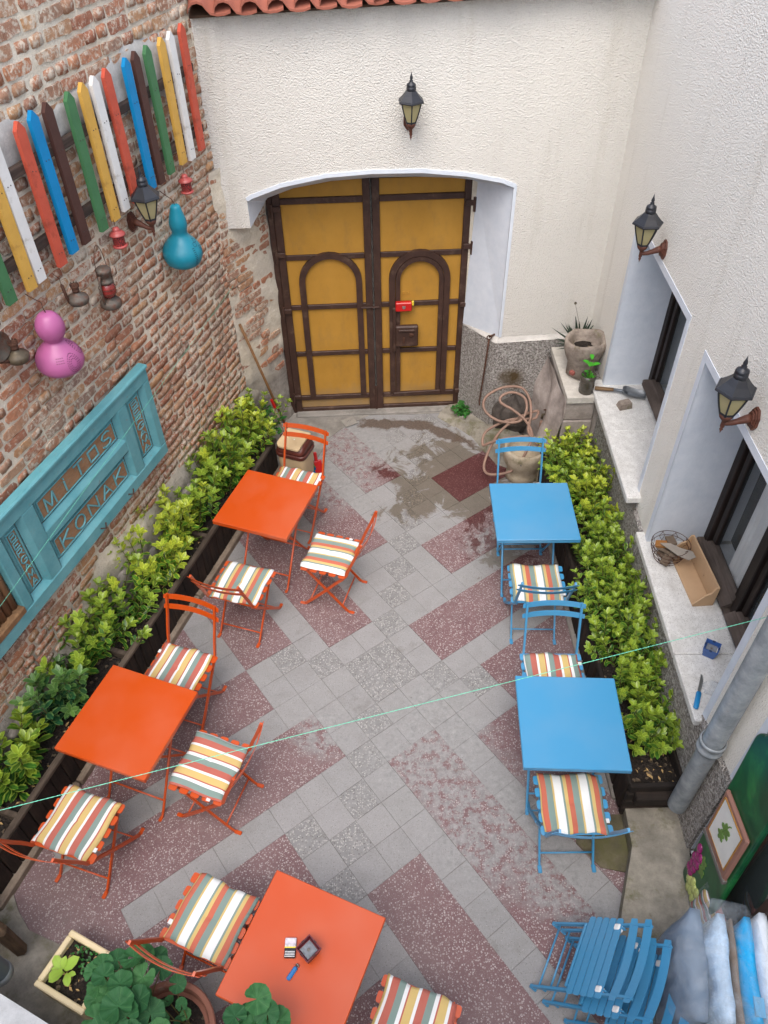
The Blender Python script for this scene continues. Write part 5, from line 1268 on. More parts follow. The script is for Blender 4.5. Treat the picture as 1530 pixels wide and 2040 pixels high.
pd+=[(F0+.85+.09*i,-.300+.013*j) for i in range(4) for j in range(4)]+[(F0-1.0+.1*i,-.23-.012*j) for i in range(4) for j in range(3)]
gourd('gourd_lamp','pink drilled gourd hanging under the yellow picket',tuple(LW(-2.70,-.15,2.690)),[(.012,.0),(.045,-.012),(.070,-.05),(.078,-.09),(.070,-.13),(.052,-.16),(.050,-.175),(.075,-.20),(.112,-.24),(.130,-.285),(.128,-.325),(.108,-.355),(.09,-.362)],M_pink,(.06,.0),pd,[(0,0,-.004),(.0,.01,.03),(.012,.02,.05),(.0,.05,.07),(0,.10,.09)])
td=[(F0+.25+.05*j+.02*i,-.285-.011*i) for i in range(11) for j in (0,1,2)]+[(F0-.35+.06*j,-.275-.012*i) for i in range(11) for j in (0,1,2)]+[(F0+.9,-.26-.012*i) for i in range(8)]+ring(F0+.02,-.262,.16,.012,12)+ring(F0+.32,-.245,.16,.012,12)
gourd('gourd_lamp','turquoise drilled gourd hanging beside the brick wall lantern',tuple(LW(-1.27,-.14,2.690)),[(.010,.0),(.030,-.008),(.042,-.05),(.056,-.10),(.060,-.14),(.052,-.18),(.058,-.21),(.095,-.25),(.128,-.30),(.136,-.345),(.118,-.40),(.085,-.425),(.075,-.43)],M_turq,(.05,.0),td,[(0,0,-.004),(.004,.02,.03),(-.004,.05,.05),(.0,.10,.075)])
# small red tin lanterns
M_rt=paint('red lantern tin',(158,70,66),.4,.5,.12,18)
g=G('pierced red tin'); v=g.voro(150,g.mapv(g.obj(),(1,1,.6)),'DISTANCE_TO_EDGE'); g.P(Base_Color=g.mix(g.math('LESS_THAN',v.outputs['Distance'],.09),lin(30,16,18),lin(160,50,46)),Roughness=.5); M_pier=g.m
for lab,p in (('small red pierced tin lantern under the yellow picket left of the wall lantern',LW(-1.86,-.085,2.665)),('small red pierced tin lantern under the white picket near the gate wall',LW(-1.005,-.085,2.660))):
    t=thing('tin_lantern',lab,'lantern',tuple(p),(0,0,.3),'small red tin lanterns')
    MB().lathe([(.044,0),(.046,.006),(.042,.012),(.036,.014)],20).build('base',M_rt,t,True); MB().lathe([(.036,.014),(.036,.075)],20,None,0,False,False).build('pierced_body',M_pier,t,True)
    MB().lathe([(.038,.074),(.050,.076),(.049,.082),(.030,.098),(.022,.100),(.024,.106),(.018,.118),(.006,.124)],20).build('lid',M_rt,t,True); MB().tube([(0,0,.122),(0,.01,.14),(0,.0,.152),(0,.03,.165),(0,.07,.17)],.002,5).build('hook',M_rust,t)
# hurricane lantern, lamp founts
M_tin=paint('old grey tin',(92,86,78),.6,.5,.35,30,.2,60,.25,dirt=((92,56,40),16,.44,.62)); M_rglass=paint('dusty red glass',(128,44,40),.25,.7,.3,25); M_brass=paint('tarnished brass tin',(84,74,58),.55,.5,.35,26,.2,70,.3,dirt=((60,40,30),18,.52,.66))
t=thing('hurricane_lantern','rusty hurricane lantern with red glass hanging on the bricks','lantern',tuple(LW(-2.11,-.10,2.40)),(.05,0,radians(71)))
MB().lathe([(.062,0),(.066,.006),(.064,.03),(.055,.042),(.030,.050),(.026,.06)],22).build('tank',M_tin,t,True); MB().lathe([(.030,.062),(.046,.085),(.050,.11),(.040,.145),(.032,.155)],20).build('globe',M_rglass,t,True)
MB().lathe([(.036,.155),(.044,.16),(.042,.175),(.034,.18),(.036,.20),(.042,.205),(.041,.222),(.046,.226),(.047,.24),(.038,.25),(.012,.254)],22).build('chimney',M_tin,t,True)
for s in (1,-1): MB().tube([(s*.050,0,.03),(s*.062,0,.06),(s*.064,0,.13),(s*.058,0,.19),(s*.044,0,.215)],.007,7).build('side_tube',M_tin,t,True)
for z in (.095,.125): MB().tube([(.052*cos(a),.052*sin(a),z) for a in np.linspace(0,2*pi,17)[:-1]],.0018,5,True).build('guard_wire',M_rust,t)
MB().tube([(.055*cos(a),.01,.19+.20*sin(a)) for a in np.linspace(0,pi,15)],.0022,6).build('bail_handle',M_rust,t)
for lab,p,k in (('old grey tin oil lamp fount on a hook under the red picket',LW(-2.375,-.10,2.560),0),('old brown tin oil lamp fount on the bricks left of the pink gourd',LW(-2.945,-.10,2.530),1)):
    t=thing('oil_lamp',lab,'oil lamp',tuple(p),(.04,0,radians(71)),'old oil lamp founts on the wall')
    MB().lathe([(.040,0),(.055,.006),(.057,.014),(.060,.02),(.061,.036),(.056,.044),(.030,.060),(.018,.066),(.018,.075)],22).build('fount',(M_tin,M_brass)[k],t,True)
    MB().lathe([(.020,.074),(.021,.09),(.017,.092),(.024,.104),(.026,.118),(.022,.118),(.019,.106)],18).build('burner',M_rust,t,True)
    for q_ in range(9): a=2*pi*q_/9; MB().box(.021,.025,-.003,.003,.116,.126,TR(0,0,0)@Rz(a)).build('prong',M_rust,t)
    if k==0:
        MB().tube([(-.055,.02,.025),(-.055,.03,.07),(-.052,.04,.13),(-.050,.045,.14)],[.006,.009,.010,.004],7).build('hanging_iron',M_rust,t,True); MB().tube([(-.05,.045,.14),(-.045,.05,.17),(-.05,.06,.18),(-.04,.09,.19)],.002,5).build('hook',M_rust,t)
    else: MB().tube([(-.055,.01,.03),(-.09,.03,.045),(-.12,.06,.05)],.010,7).build('bracket_arm',M_rust,t,True)
t=thing('tin_reflector','round grey tin reflector at the picture edge on the bricks','reflector',tuple(LW(-3.02,-.06,2.66)),(0,0,radians(71)))
MB().lathe([(.001,.0),(.05,.008),(.075,.02),(.08,.03),(.077,.03),(.05,.014)],24,Matrix.Rotation(pi/2,4,'X')).build('dish',M_tin,t,True)
# ---- the blue carved door panel used as a sign
g=G('turquoise distressed paint'); p=g.obj(); n=g.noise(5,g.mapv(p,(1,1,1)),6,.7); n2=g.noise(36,g.mapv(p,(.5,1,1)),5,.75)
col=g.ramp(n,[(.3,lin(84,146,154)),(.7,lin(112,168,174))]); col=g.mix(g.mr(n2,.62,.70,0,.8),col,lin(122,104,84)); g.P(Base_Color=col,Roughness=.6,Normal=g.bump(n2,.3,.004)); g.b.inputs['Specular IOR Level'].default_value=.3; M_sign=g.m
g=G('worn bare wood field'); p=g.obj(); n=g.noise(22,g.mapv(p,(.35,1,1)),7,.75); g.P(Base_Color=g.mix(g.mr(g.noise(46,p,5,.7),.55,.66,0,.7),g.ramp(n,[(.3,lin(122,88,62)),(.7,lin(166,128,92))]),lin(104,140,138)),Roughness=.85,Normal=g.bump(n,.5,.004)); M_field=g.m
M_flut=wood('bare fluted wood',(108,80,56),(168,130,92),.85,.6,'Z',.7)
sg=thing('carved_sign','turquoise framed carved wooden panel sign on the brick wall','sign',LWo,(0,0,LWa))
x0,x1,z0,z1=-4.55,-1.93,1.075,1.845; yb=-.025
def sb(name,a,b,c,d,y0,y1,mat=None,bev=.006,par=None): return MB().box(a,b,y1,y0,c,d,b=bev).build(name,mat or M_sign,par or sg)
sb('top_rail',x0,x1,z1-.115,z1,yb,yb-.055); sb('bottom_rail',x0,x1,z0,z0+.095,yb,yb-.055)
sb('top_moulding',x0,x1,z1-.02,z1+.015,yb,yb-.075,None,.01)
zi,zo=z0+.095,z1-.115
for a,b in ((-2.005,-1.93),(-2.335,-2.225),(-3.345,-3.235),(-3.60,-3.525),(-4.55,-4.45)): sb('stile',a,b,zi,zo,yb,yb-.053)
zm=(zi+zo)/2; sb('middle_rail',-3.235,-2.335,zm-.045,zm+.045,yb,yb-.052)
def chamf(a,b,c,d):
    m=MB(); t=.030; y0=yb-.05; y1=yb-.016
    O=[(a,y0,c),(b,y0,c),(b,y0,d),(a,y0,d)]; I=[(a+t,y1,c+t),(b-t,y1,c+t),(b-t,y1,d-t),(a+t,y1,d-t)]; m.add(O+I,[(i,(i+1)%4,(i+1)%4+4,i+4) for i in range(4)]); m.build('chamfer',M_sign,sg)
STROKE={'M':[[(0,0),(.08,1),(.5,.12),(.92,1),(1,0)]],'I':[[(.5,0),(.5,.78)],[(.5,.93),(.5,1.03)]],'T':[[(0,1),(1,1)],[(.5,1),(.5,0)]],'Q':[[(.08,.08),(.0,.92),(.92,.92),(1,.08),(.08,.08)]],
 'S':[[(1,.86),(.75,1),(.3,1),(.05,.78),(.2,.56),(.78,.44),(.95,.22),(.7,0),(.25,0),(0,.14)]],'K':[[(0,0),(0,1)],[(.95,1),(0,.45)],[(.3,.6),(1,0)]],'O':[[(.5+.5*cos(a),.5+.5*sin(a)) for a in np.linspace(0,2*pi,15)]],
 'N':[[(0,0),(0,1),(1,0),(1,1)]],'A':[[(0,0),(.5,1),(1,0)],[(.2,.36),(.8,.36)]],'B':[[(0,0),(0,1),(.75,1),(.9,.78),(.7,.54),(0,.54)],[(.7,.54),(1,.28),(.8,0),(0,0)]],'E':[[(1,1),(0,1),(0,0),(1,0)],[(0,.5),(.8,.5)]],
 'R':[[(0,0),(0,1),(.8,1),(.95,.76),(.75,.5),(0,.5)],[(.4,.5),(1,0)]],'G':[[(1,.85),(.7,1),(.25,1),(0,.7),(0,.3),(.25,0),(.75,0),(1,.2),(1,.48),(.6,.48)]]}
def panel(a,b,c,d,word,vert=False):
    chamf(a,b,c,d); t=.030
    pn=sb('panel',a+t,b-t,c+t,d-t,yb,yb-.016)
    f=.022 if not vert else .026
    A,B,Cc,D=a+t+f,b-t-f,c+t+f,d-t-f
    fld=sb('field',A,B,Cc,D,yb-.014,yb-.020,M_field,.002,pn)
    for (p_,q_,r_,s_) in ((A-.008,B+.008,D,D+.008),(A-.008,B+.008,Cc-.008,Cc),(A-.008,A,Cc,D),(B,B+.008,Cc,D)): sb('bead',p_,q_,r_,s_,yb-.014,yb-.027,None,.003,pn)
    n=len(word)
    for i,ch in enumerate(word):
        if vert: H=(D-Cc)/n*.74; W=(B-A)*.66; ox=(A+B)/2-W/2; oz=D-(i+.5)*(D-Cc)/n-H/2; th=.0045
        else: cw=(B-A)/(n+.2); W=cw*(.62 if ch!='I' else .3); H=(D-Cc)*.74; ox=A+(i+.6)*cw-W/2; oz=(Cc+D)/2-H/2; th=.0062
        m=MB()
        for s in STROKE[ch]:
            Q=[(ox+u*W,yb-.026,oz+v*H) for u,v in s]
            for a_,b_ in zip(Q[:-1],Q[1:]): m.tube([a_,b_],th,6)
        m.build('letter',M_sign,pn)
panel(-3.235,-2.335,zm+.045,zo,'MITQS'); panel(-3.235,-2.335,zi,zm-.045,'KONAK'); panel(-2.225,-2.005,zi,zo,'BERGAMA',True); panel(-3.525,-3.345,zi,zo,'BERGAMA',True)
for i in range(17):
    xa=-3.605-.05*(i+1); MB().lathe([(.024,zi),(.024,zo)],10,Matrix.Diagonal((1,.7,1,1))@TR(xa+.025,yb-.02,0)).build('flute',M_flut,sg,True)
sb('bare_rail',-4.45,-3.60,zi,zi+.05,yb,yb-.060,M_flut)
for xx in (-2.45,-2.80): MB().tube([(xx-.03,yb-.058,z0+.05),(xx,yb-.075,z0+.03),(xx+.03,yb-.058,z0+.05)],.005,6).build('iron_ring',M_rust,sg)
# ================================================================== CLUTTER BY THE GATE
M_beige=paint('beige bin plastic',(196,172,136),.45,.4,.05); M_maroon=paint('maroon bin plastic',(86,42,34),.4,.4)
wb=thing('waste_bin','beige swing top waste bin with a maroon rim beside the planter end','bin',(-.775,5.28,.0),(0,0,radians(-22)))
def rr_prof(hx,hy,r,n=5): 
    o=[]
    for (sx,sy,a0) in ((1,1,0),(-1,1,pi/2),(-1,-1,pi),(1,-1,1.5*pi)):
        for k in range(n+1): a=a0+k*pi/2/n; o.append((sx*(hx-r)+r*cos(a),sy*(hy-r)+r*sin(a)))
    return o
def loft(secs,cap=True):
    m=MB(); n=len(secs[0][0])
    for poly,z in secs: m.v+=[(x,y,z if not callable(z) else z(x,y)) for x,y in poly]
    for i in range(len(secs)-1):
        for k in range(n): l=(k+1)%n; m.f.append((i*n+k,i*n+l,(i+1)*n+l,(i+1)*n+k)); m.m.append(0)
    if cap: m.f+=[tuple(range(n))[::-1],tuple((len(secs)-1)*n+k for k in range(n))]; m.m+=[0,0]
    return m
loft([(rr_prof(.115,.10,.05),0),(rr_prof(.12,.105,.05),.01),(rr_prof(.135,.12,.05),.40)]).build('body',M_beige,wb,True); smooth_angle(wb.children[-1])
loft([(rr_prof(.142,.127,.055),.39),(rr_prof(.146,.131,.055),.40),(rr_prof(.146,.131,.055),.43),(rr_prof(.140,.125,.05),.435)]).build('rim',M_maroon,wb,True); smooth_angle(wb.children[-1])
tilt=lambda b: (lambda x,y: b+.10-(abs(y)/.13)**2*.09)
loft([(rr_prof(.140,.125,.05),.43),(rr_prof(.135,.12,.05),lambda x,y:.455+.06*(1-(abs(y)/.12)**2)),(rr_prof(.12,.108,.05),lambda x,y:.475+.07*(1-(abs(y)/.12)**2))]).build('hood',M_maroon,wb,True); smooth_angle(wb.children[-1])
loft([(rr_prof(.112,.13,.03),lambda x,y:.50+.055*(1-(abs(y)/.13)**2)),(rr_prof(.112,.13,.03),lambda x,y:.515+.055*(1-(abs(y)/.13)**2))]).build('swing_lid',M_beige,wb,True); smooth_angle(wb.children[-1])
MB().lathe([(.006,0),(.005,.003)],10,TR(.03,-.05,.56)).build('badge',M_tag,wb)
db=thing('dustpan','red plastic dustpan standing behind the waste bin','dustpan',(-.60,5.36,.0),(0,0,.4))
MB().box(-.05,.05,-.012,.012,.0,.17,Matrix.Rotation(radians(-12),4,'X'),b=.008).build('pan',M_redp,db); MB().box(-.015,.015,-.01,.01,.16,.26,Matrix.Rotation(radians(-12),4,'X'),b=.006).build('handle',M_redp,db)
cb2=thing('cleaning_cloth','crumpled blue and green cloth on the floor behind the waste bin','cloth',(-.665,5.335,.0))
soft('blue_cloth',-.035,.035,-.05,.05,.0,.15,paint('blue cloth',(16,88,150),.9,.1),cb2,.012,3); soft('green_cloth',-.03,.03,-.045,.045,.10,.19,paint('green cloth',(60,136,84),.9,.1),cb2,.012,7)
br=thing('broom','long wooden broom handle leaning on the brick wall by the gate','broom',(0,0,0))
A_=Vector((-.90,5.93,.02)); B_=Vector(LW(-.52,-.035,1.335)); MB().tube([A_,B_],.0125,8).build('handle',wood('broom handle',(120,84,50),(158,116,74),.6,1,'Z',.2),br,True)
dv=(B_-A_).normalized(); q_=A_.lerp(B_,.33); MB().tube([q_-dv*.05+Vector((-.02,-.012,0)),q_+dv*.05+Vector((-.02,-.012,0))],.014,8).build('red_clip',M_redp,br)
MB().tube([A_.lerp(B_,.33)+Vector((-.02,-.012,-.05)),A_+Vector((-.03,-.02,.0))],.007,6).build('second_stick',M_beige,br); MB().box(-.10,.06,-.03,.03,0,.05,TR(-.90,5.90,.012),b=.01).build('head',M_maroon,br)
for lab,F_,pts in (('iron hook rod hanging on the brick wall beside the gate',LW,[(-.09,.0,1.045),(-.09,-.05,1.05)]),):
    t=thing('gate_hook',lab,'hook',(0,0,0),(0,0,0),'iron gate hooks'); 
    MB().tube([LW(-.085+.02*cos(a),-.06,1.03+.02*sin(a)) for a in np.linspace(0,2*pi,13)[:-1]],.006,6,True).build('eye',M_rust,t); MB().tube([LW(-.09,0,1.035),LW(-.088,-.06,1.035)],.007,6).build('staple',M_rust,t); MB().tube([LW(-.085,-.06,1.01),LW(-.10,-.06,.6),LW(-.135,-.055,.22),LW(-.12,-.10,.19)],.0075,8).build('rod',M_rust,t,True)
t=thing('gate_hook','iron hook rod hanging on the grey dado right of the gate','hook',(0,0,0),(0,0,0),'iron gate hooks')
def JR(u,z,off=.04): # on the right reveal
    return BW(1.05-.23*u-off*.84,.36*u-off*.54,z)
MB().tube([JR(.12,1.04+.0,.05)+Vector((.02*cos(a),0,.02*sin(a))) for a in np.linspace(0,2*pi,13)[:-1]],.006,6,True).build('eye',M_rust,t); MB().tube([JR(.12,1.05,-.02),JR(.12,1.045,.05)],.009,6).build('staple',M_rust,t); MB().tube([JR(.12,1.02,.05),JR(.2,.6,.045),JR(.25,.30,.05),JR(.18,.28,.07)],.0075,8).build('rod',M_rust,t,True)
# stone basin, tap and hose
bs=thing('stone_basin','old round stone basin under the coiled hose by the planter end','basin',(1.285,5.30,.0),(0,0,.1))
m=MB(); N=28; prof=[(.14,0),(.155,.015),(.150,.07),(.135,.10),(.165,.16),(.190,.23),(.195,.30),(.192,.355),(.168,.36),(.160,.33),(.145,.25),(.10,.20),(.001,.19)]; r_=random.Random(3)
for (r,z) in prof:
    for k in range(N): a=2*pi*k/N; f=1+.012*sin(3*a)+r_.uniform(-.006,.006); m.v.append((r*f*cos(a),r*f*.9*sin(a),z))
for i in range(len(prof)-1):
    for k in range(N): l=(k+1)%N; m.f.append((i*N+k,i*N+l,(i+1)*N+l,(i+1)*N+k)); m.m.append(0)
M_bas=concrete('stained basin stone',(146,132,110),(186,174,154),.2,.5,1.2); m.build('bowl',M_bas,bs,True); MB().lathe([(.012,0),(.010,.006)],12,TR(-.075,-.155,.28)@Matrix.Rotation(pi/2,4,'X')).build('spout_hole',M_dark,bs)
MB().box(.10,.20,-.16,.12,0,.22,b=.03).build('side_block',M_bas,bs)
tpp=thing('garden_tap','old brass garden tap on the rough stone ledge','tap',(1.50,5.56,.50))
MB().tube([(.05,0,.02),(-.01,0,.02),(-.045,0,.01),(-.05,0,-.03)],[.010,.010,.011,.012],8).build('spout',M_brass,tpp,True); MB().tube([(-.02,0,.025),(-.02,0,.06)],.008,8).build('stem',M_brass,tpp); MB().box(-.045,.005,-.007,.007,.058,.068,b=.003).build('handle',M_rust,tpp)
def spline(pts,n=8,closed=False):
    P=[Vector(p) for p in pts]; out=[]; N=len(P)
    for i in range(N-1):
        p0=P[max(0,i-1)];p1=P[i];p2=P[i+1];p3=P[min(N-1,i+2)]
        for k in range(n):
            t=k/n; out.append(.5*((2*p1)+(-p0+p2)*t+(2*p0-5*p1+4*p2-p3)*t*t+(-p0+3*p1-3*p2+p3)*t**3))
    out.append(P[-1]); return out
HZ=.48
HP=[(1.45,5.56,.46),(1.445,5.55,.30),(1.42,5.48,.28),(1.30,5.42,.37),(1.16,5.42,.36),(1.05,5.46,.28),(1.0,5.50,.22),(1.03,5.60,.30),(1.20,5.66,.38),(1.36,5.64,.40),(1.43,5.66,.42),(1.40,5.72,.44),(1.28,5.68,.40),(1.12,5.52,.36),(1.03,5.42,.18),(1.0,5.30,.10),(1.05,5.22,.10),(1.20,5.20,.18),(1.30,5.30,.37),(1.33,5.42,.40),(1.30,5.56,.46),(1.22,5.66,.56),(1.13,5.72,.66),(1.14,5.76,.76),(1.22,5.78,.80),(1.30,5.74,.72),(1.31,5.66,.55),(1.25,5.58,.42),(1.12,5.62,.40),(1.03,5.70,.46),(1.01,5.76,.60),(1.05,5.80,.74),(1.16,5.83,.85),(1.28,5.82,.84),(1.335,5.74,.70),(1.34,5.62,.52),(1.31,5.46,.40),(1.36,5.32,.36),(1.40,5.24,.34),(1.37,5.20,.30)]
HP=[(1.26+(x-1.26)*1.28 if x<1.42 else x,y,z if z<.42 else .42+(z-.42)*HZ) for x,y,z in HP]
ho=MB().tube(spline(HP,9),.0125,9).build('garden_hose',paint('dusty pink hose rubber',(136,110,96),.6,.3,.12,8),None,True); tag(ho,'pinkish garden hose looped over the stone basin by the ledge','hose')
# ================================================================== THINGS ON THE SILLS
sv=thing('garden_trowel','short handled grey shovel lying on the far window sill','shovel',tuple(RW(3.10,-.10,.987)),(0,0,radians(-18)))
m=MB(); V=[];F=[]; nx,ny=10,8
for i in range(nx+1):
    for j in range(ny+1):
        u=i/nx; v=j/ny*2-1; hw=.062*(1-.25*u**2) if u>.12 else .062*(.45+.55*u/.12); V.append((.02+.19*u,v*hw,.014+.028*v*v-.006*u+.02*(1-u)**3))
for i in range(nx):
    for j in range(ny): a=i*(ny+1)+j; F.append((a,a+ny+1,a+ny+2,a+1))
m.add(V,F).build('blade',paint('worn steel blade',(128,132,136),.4,.5,.2,20,.1,60,.6),sv,True); MB().tube([(.06,0,.02),(.02,0,.035),(-.06,0,.035)],[.012,.015,.013],10).build('socket',paint('grey steel',(104,110,116),.45,.5,.1,10,0,1,.6),sv,True); MB().tube([(-.05,0,.035),(-.20,0,.022)],[.015,.017],10).build('handle',wood('worn ash handle',(108,84,60),(156,128,96),.7,1,'X',.3),sv,True)
m=MB(); m.add([(-.06,-.035,0),(.05,-.05,0),(.065,.03,0),(-.04,.045,0),(-.05,-.03,.045),(.045,-.04,.05),(.05,.02,.055),(-.03,.035,.045)],[(3,2,1,0),(4,5,6,7),(0,1,5,4),(1,2,6,5),(2,3,7,6),(3,0,4,7)]); o=m.build('rough_stone',M_mort,None,False,tuple(RW(2.93,-.10,.987)),(0,0,.4)); tag(o,'rough grey stone block beside the shovel on the sill','stone')
M_ply=paint('pale plywood',(178,148,116),.7,.2,.08,6,.2,50,dirt=((120,94,70),20,.64,.72))
ty=thing('wooden_tray','pale wooden shelf tray on the near sill','wooden tray',tuple(RW(1.46,-.235,.854)),(0,0,radians(88.8+4)))
L_=.47
MB().box(-L_+.01,-.01,-.01,.115,.0,.012,b=.002).build('base_board',M_ply,ty); MB().box(-L_+.01,-.01,-.022,-.010,.0,.17,b=.002).build('rear_board',M_ply,ty)
for x in (-L_,-.012): MB().prism([(-.02,0),(.115,0),(.115,.02),(.05,.10),(.02,.115),(-.0,.165),(-.02,.17)],-.006,.006,TR(x+.006,0,0)@Matrix(((0,0,1,0),(1,0,0,0),(0,1,0,0),(0,0,0,1)))).build('end_board',M_ply,ty)
wb2=thing('wire_basket','rusty wire basket of wood scraps and grey card on the near sill','basket',tuple(RW(1.41,-.095,.854)),(0,0,radians(10)))
K=18
for r,z in ((.085,.004),(.105,.05),(.125,.10),(.130,.135)): MB().tube([(r*cos(a),r*.95*sin(a),z) for a in np.linspace(0,2*pi,25)[:-1]],.0022,5,True).build('hoop',M_rust,wb2)
for k in range(K):
    a=2*pi*k/K; b_=a+.25*(-1)**k; MB().tube([(.085*cos(a),.081*sin(a),.004),(.105*cos(b_),.10*sin(b_),.05),(.125*cos(a),.119*sin(a),.10),(.130*cos(b_),.124*sin(b_),.135)],.0018,5).build('wire',M_rust,wb2)
r_=random.Random(3); M_scr=paint('grey weathered scrap',(112,98,84),.9,.1,.25,14); M_card=paint('grey corrugated card',(142,134,124),.9,.1,.1,20); M_amb=paint('amber plastic scrap',(140,92,38),.5,.4)
for k in range(7): MB().box(-.05,.05,-.028,.028,-.01,.012,b=.003).build('wood_scrap',(M_scr,M_scr,M_amb)[k%3],wb2,False,(r_.uniform(-.04,.04),r_.uniform(-.05,.04),.03+k*.016),(r_.uniform(-.5,.5),r_.uniform(-.5,.5),r_.uniform(0,3)))
m=MB(); m.prism([(-.10,-.01),(-.05,.03),(.02,.035),(.10,.06),(.14,.03),(.12,-.02),(.05,-.03),(-.02,-.02)],0,.006); m.build('card_sheet',M_card,wb2,False,(-.01,-.06,.142),(.1,-.05,-1.0))
MB().tube([(-.02,-.10,.12),(.0,-.14,.17),(.02,-.15,.20),(.05,-.12,.18),(.04,-.09,.13)],.002,5).build('loose_wire',M_rust,wb2)
kn=thing('knife','serrated kitchen knife with a blue handle on the near sill end','knife',tuple(RW(.345,-.015,.856)),(0,0,radians(96)))
kn.rotation_euler=(0,0,radians(64)); m=MB(); m.prism([(0,-.009),(.095,-.010),(.125,-.002),(.135,.010),(.11,.009),(0,.009)],0,.002); m.build('blade',M_silv,kn); loft([(rr_prof(.060,.013,.012),0),(rr_prof(.064,.015,.012),.006),(rr_prof(.060,.013,.012),.014)]).build('handle',paint('blue knife handle',(32,124,178),.35,.5),kn,True); kn.children[-1].location=(-.06,0,0)
pb=thing('plastic_scrap','crumpled clear plastic bag beside the knife on the near sill','plastic bag',tuple(RW(.37,-.10,.856)))
soft('film',-.05,.05,-.05,.05,0,.012,M_film,pb,.01,4,8)
# ================================================================== PAINTED BOTTLE BOARD
g=G('painted bottle green'); p=g.obj(); s=g.sep(p); n=g.noise(4,p,5,.6,.8); hl=g.math('MULTIPLY',g.mr(g.noise(3.0,g.mapv(p,(1,1,.45),(0,0,.3)),3,.5),.56,.68),.8)
col=g.ramp(n,[(.3,lin(10,50,32)),(.55,lin(20,84,48)),(.75,lin(52,132,66))]); g.P(Base_Color=col,Roughness=.3); g.b.inputs['Specular IOR Level'].default_value=.4; M_bott=g.m
bo=thing('bottle_board','painted wine bottle shaped board with grapes leaning by the glass door','painted board',tuple(RW(-.565,.06,.125)),(radians(0),0,radians(88.8)))
bo.rotation_euler=(radians(3),radians(7),radians(88.8)); bo.scale=(1.22,1.1,1.22)
out=[]
def arc(cx,cz,r,a0,a1,n=6): return [(cx+r*cos(a0+(a1-a0)*k/n),cz+r*sin(a0+(a1-a0)*k/n)) for k in range(n+1)]
out=arc(.10,.04,.04,-pi/2,0)+arc(.055,1.06,.085,0,pi/2)[:5]+[(.062,1.20),(.058,1.45),(-.058,1.45),(-.062,1.20)]+arc(-.055,1.06,.085,pi/2,pi)[2:]+arc(-.10,.04,.04,pi,1.5*pi)
M_xz=Matrix(((1,0,0,0),(0,0,1,0),(0,1,0,0),(0,0,0,1)))
mm=MB().prism(out,0,.032,M_xz); o=mm.build('bottle',M_bott,bo)
bvm=o.modifiers.new('round edge','BEVEL'); bvm.width=.010; bvm.segments=3
M_lab=paint('worn pinkish wood frame',(136,100,88),.5,.4); M_card2=paint('white label card',(206,206,202),.6,.3); M_gold=paint('gilt line',(160,116,56),.5,.4)
MB().box(-.122,.122,.028,.052,.42,.74,b=.012).build('label_frame',M_lab,bo); MB().box(-.092,.092,.050,.055,.47,.71,b=.002).build('label_card',M_card2,bo)
for a in ((-.096,.096,.468,.472),(-.096,.096,.708,.712),(-.096,-.092,.468,.712),(.092,.096,.468,.712)): MB().box(a[0],a[1],.052,.057,a[2],a[3]).build('gilt_line',M_gold,bo)
MB().box(-.124,.124,.030,.054,.405,.432,b=.003).build('dark_band',M_dark,bo)
M_gr=paint('painted purple grape',(128,36,92),.25,.6,.25,9); M_gw=paint('painted green grape',(168,176,104),.25,.6,.2,9); M_lf=paint('painted vine leaf',(92,122,60),.5,.4,.25,20)
r_=random.Random(5)
def ell(name,x,z,rx,rz,mat):
    prof=[(max(.001,sin(pi*k/6)),-cos(pi*k/6)) for k in range(7)]; MB().lathe(prof,10,TR(x,.033,z)@Matrix.Diagonal((rx*1.3,.012,rz*1.25,1))).build(name,mat,bo,True)
for x,z in ((.105,.28),(.095,.235),(.11,.20),(.085,.19),(.105,.155),(.08,.15),(.11,.115),(.088,.105),(.07,.20),(.072,.25)): ell('grape',x,z,.017,.024,M_gr)
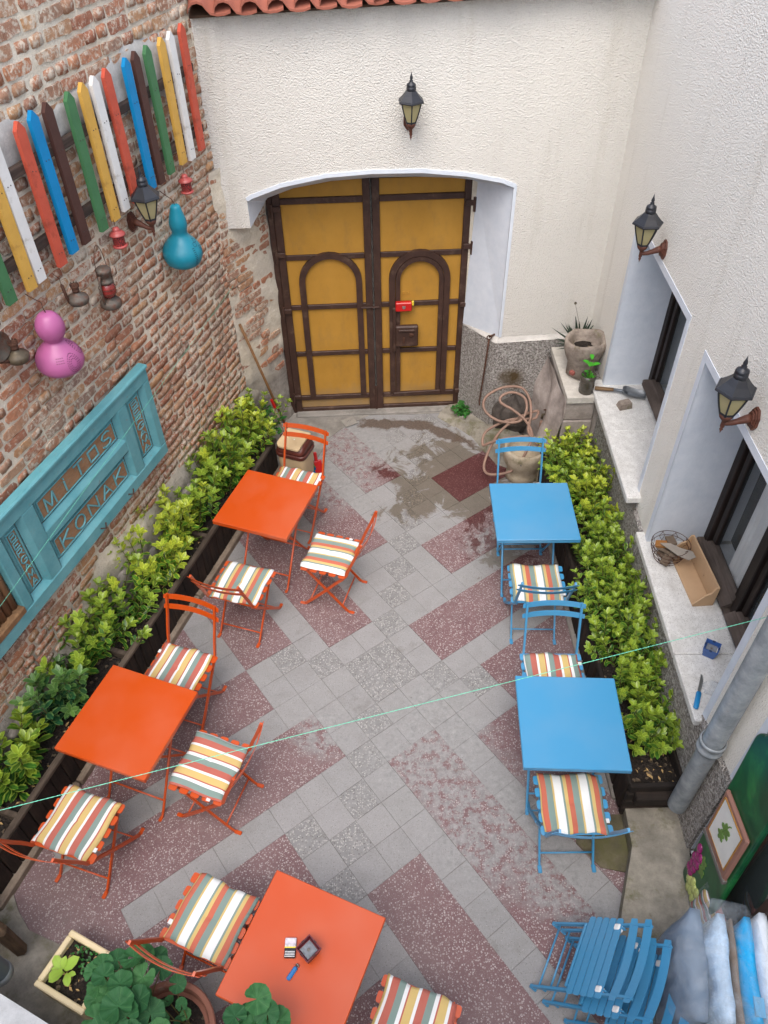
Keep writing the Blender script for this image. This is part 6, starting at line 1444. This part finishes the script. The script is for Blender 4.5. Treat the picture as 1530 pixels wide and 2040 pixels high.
for x,z in ((.04,.10),(.015,.085),(.06,.075),(-.01,.095),(.03,.045),(.0,.035),(.055,.035),(.075,.07)): ell('pale_grape',x,z,.016,.026,M_gw)
def vine(cx,cz,s,y): 
    pts=[]; 
    for k in range(20): a=2*pi*k/20; r=s*(1+.30*cos(5*a))*(.9+.1*(k%2)); pts.append((cx+r*cos(a),cz+r*sin(a)))
    MB().prism(pts,y,y+.003,M_xz).build('vine_leaf',M_lf,bo)
vine(.045,.27,.028,.032); vine(.03,.22,.026,.033); vine(.0,.61,.034,.055); vine(.012,.56,.026,.056); MB().tube([(.01,.058,.59),(-.01,.058,.66),(-.02,.058,.67)],.003,5).build('stalk',M_lf,bo)
# barrel at the near left, washing lines
M_bar=wood('old barrel stave',(76,60,46),(142,116,90),.8,1,'Z',.8)
ba=thing('wooden_crate','old worm eaten timber trough in the near left corner','trough',(-2.20,1.43,.012),(0,0,radians(-30)))
MB().box(-.35,.14,-.02,.05,.0,.37,b=.025).build('side_plank',M_bar,ba); MB().box(-.35,.10,-.30,-.26,.0,.30,b=.02).build('side_plank',M_bar,ba)
for k in range(4): MB().box(-.34+.11*k,-.30+.11*k,-.28,-.0,.16+.01*k,.20+.01*k,b=.012).build('slat',M_bar,ba)
M_line=paint('mint green cord',(112,202,172),.5,.4)
def cord(label,a,b,sag):
    a,b=Vector(a),Vector(b); m=MB(); n=160; L=(b-a).length
    for s in (0,1):
        P=[]
        for i in range(n*2+1):
            t=i/(n*2); p=a.lerp(b,t)+Vector((0,0,-sag*4*t*(1-t))); ph=t*L*150+s*pi; P.append(p+Vector((0,cos(ph)*.0011,sin(ph)*.0011)))
        m.tube(P,.0011,4)
    o=m.build('washing_line',M_line,None,True); tag(o,label,'cord','green washing lines across the courtyard')
cord('green twisted washing line running right across over both near tables',(-2.84,1.082,1.776),tuple(RW(.10,.0,1.905)),.0)
cord('green twisted washing line running up past the blue sign',(-2.755,-.65,1.711),tuple(LW(-.371,-.01,1.683)),.0)
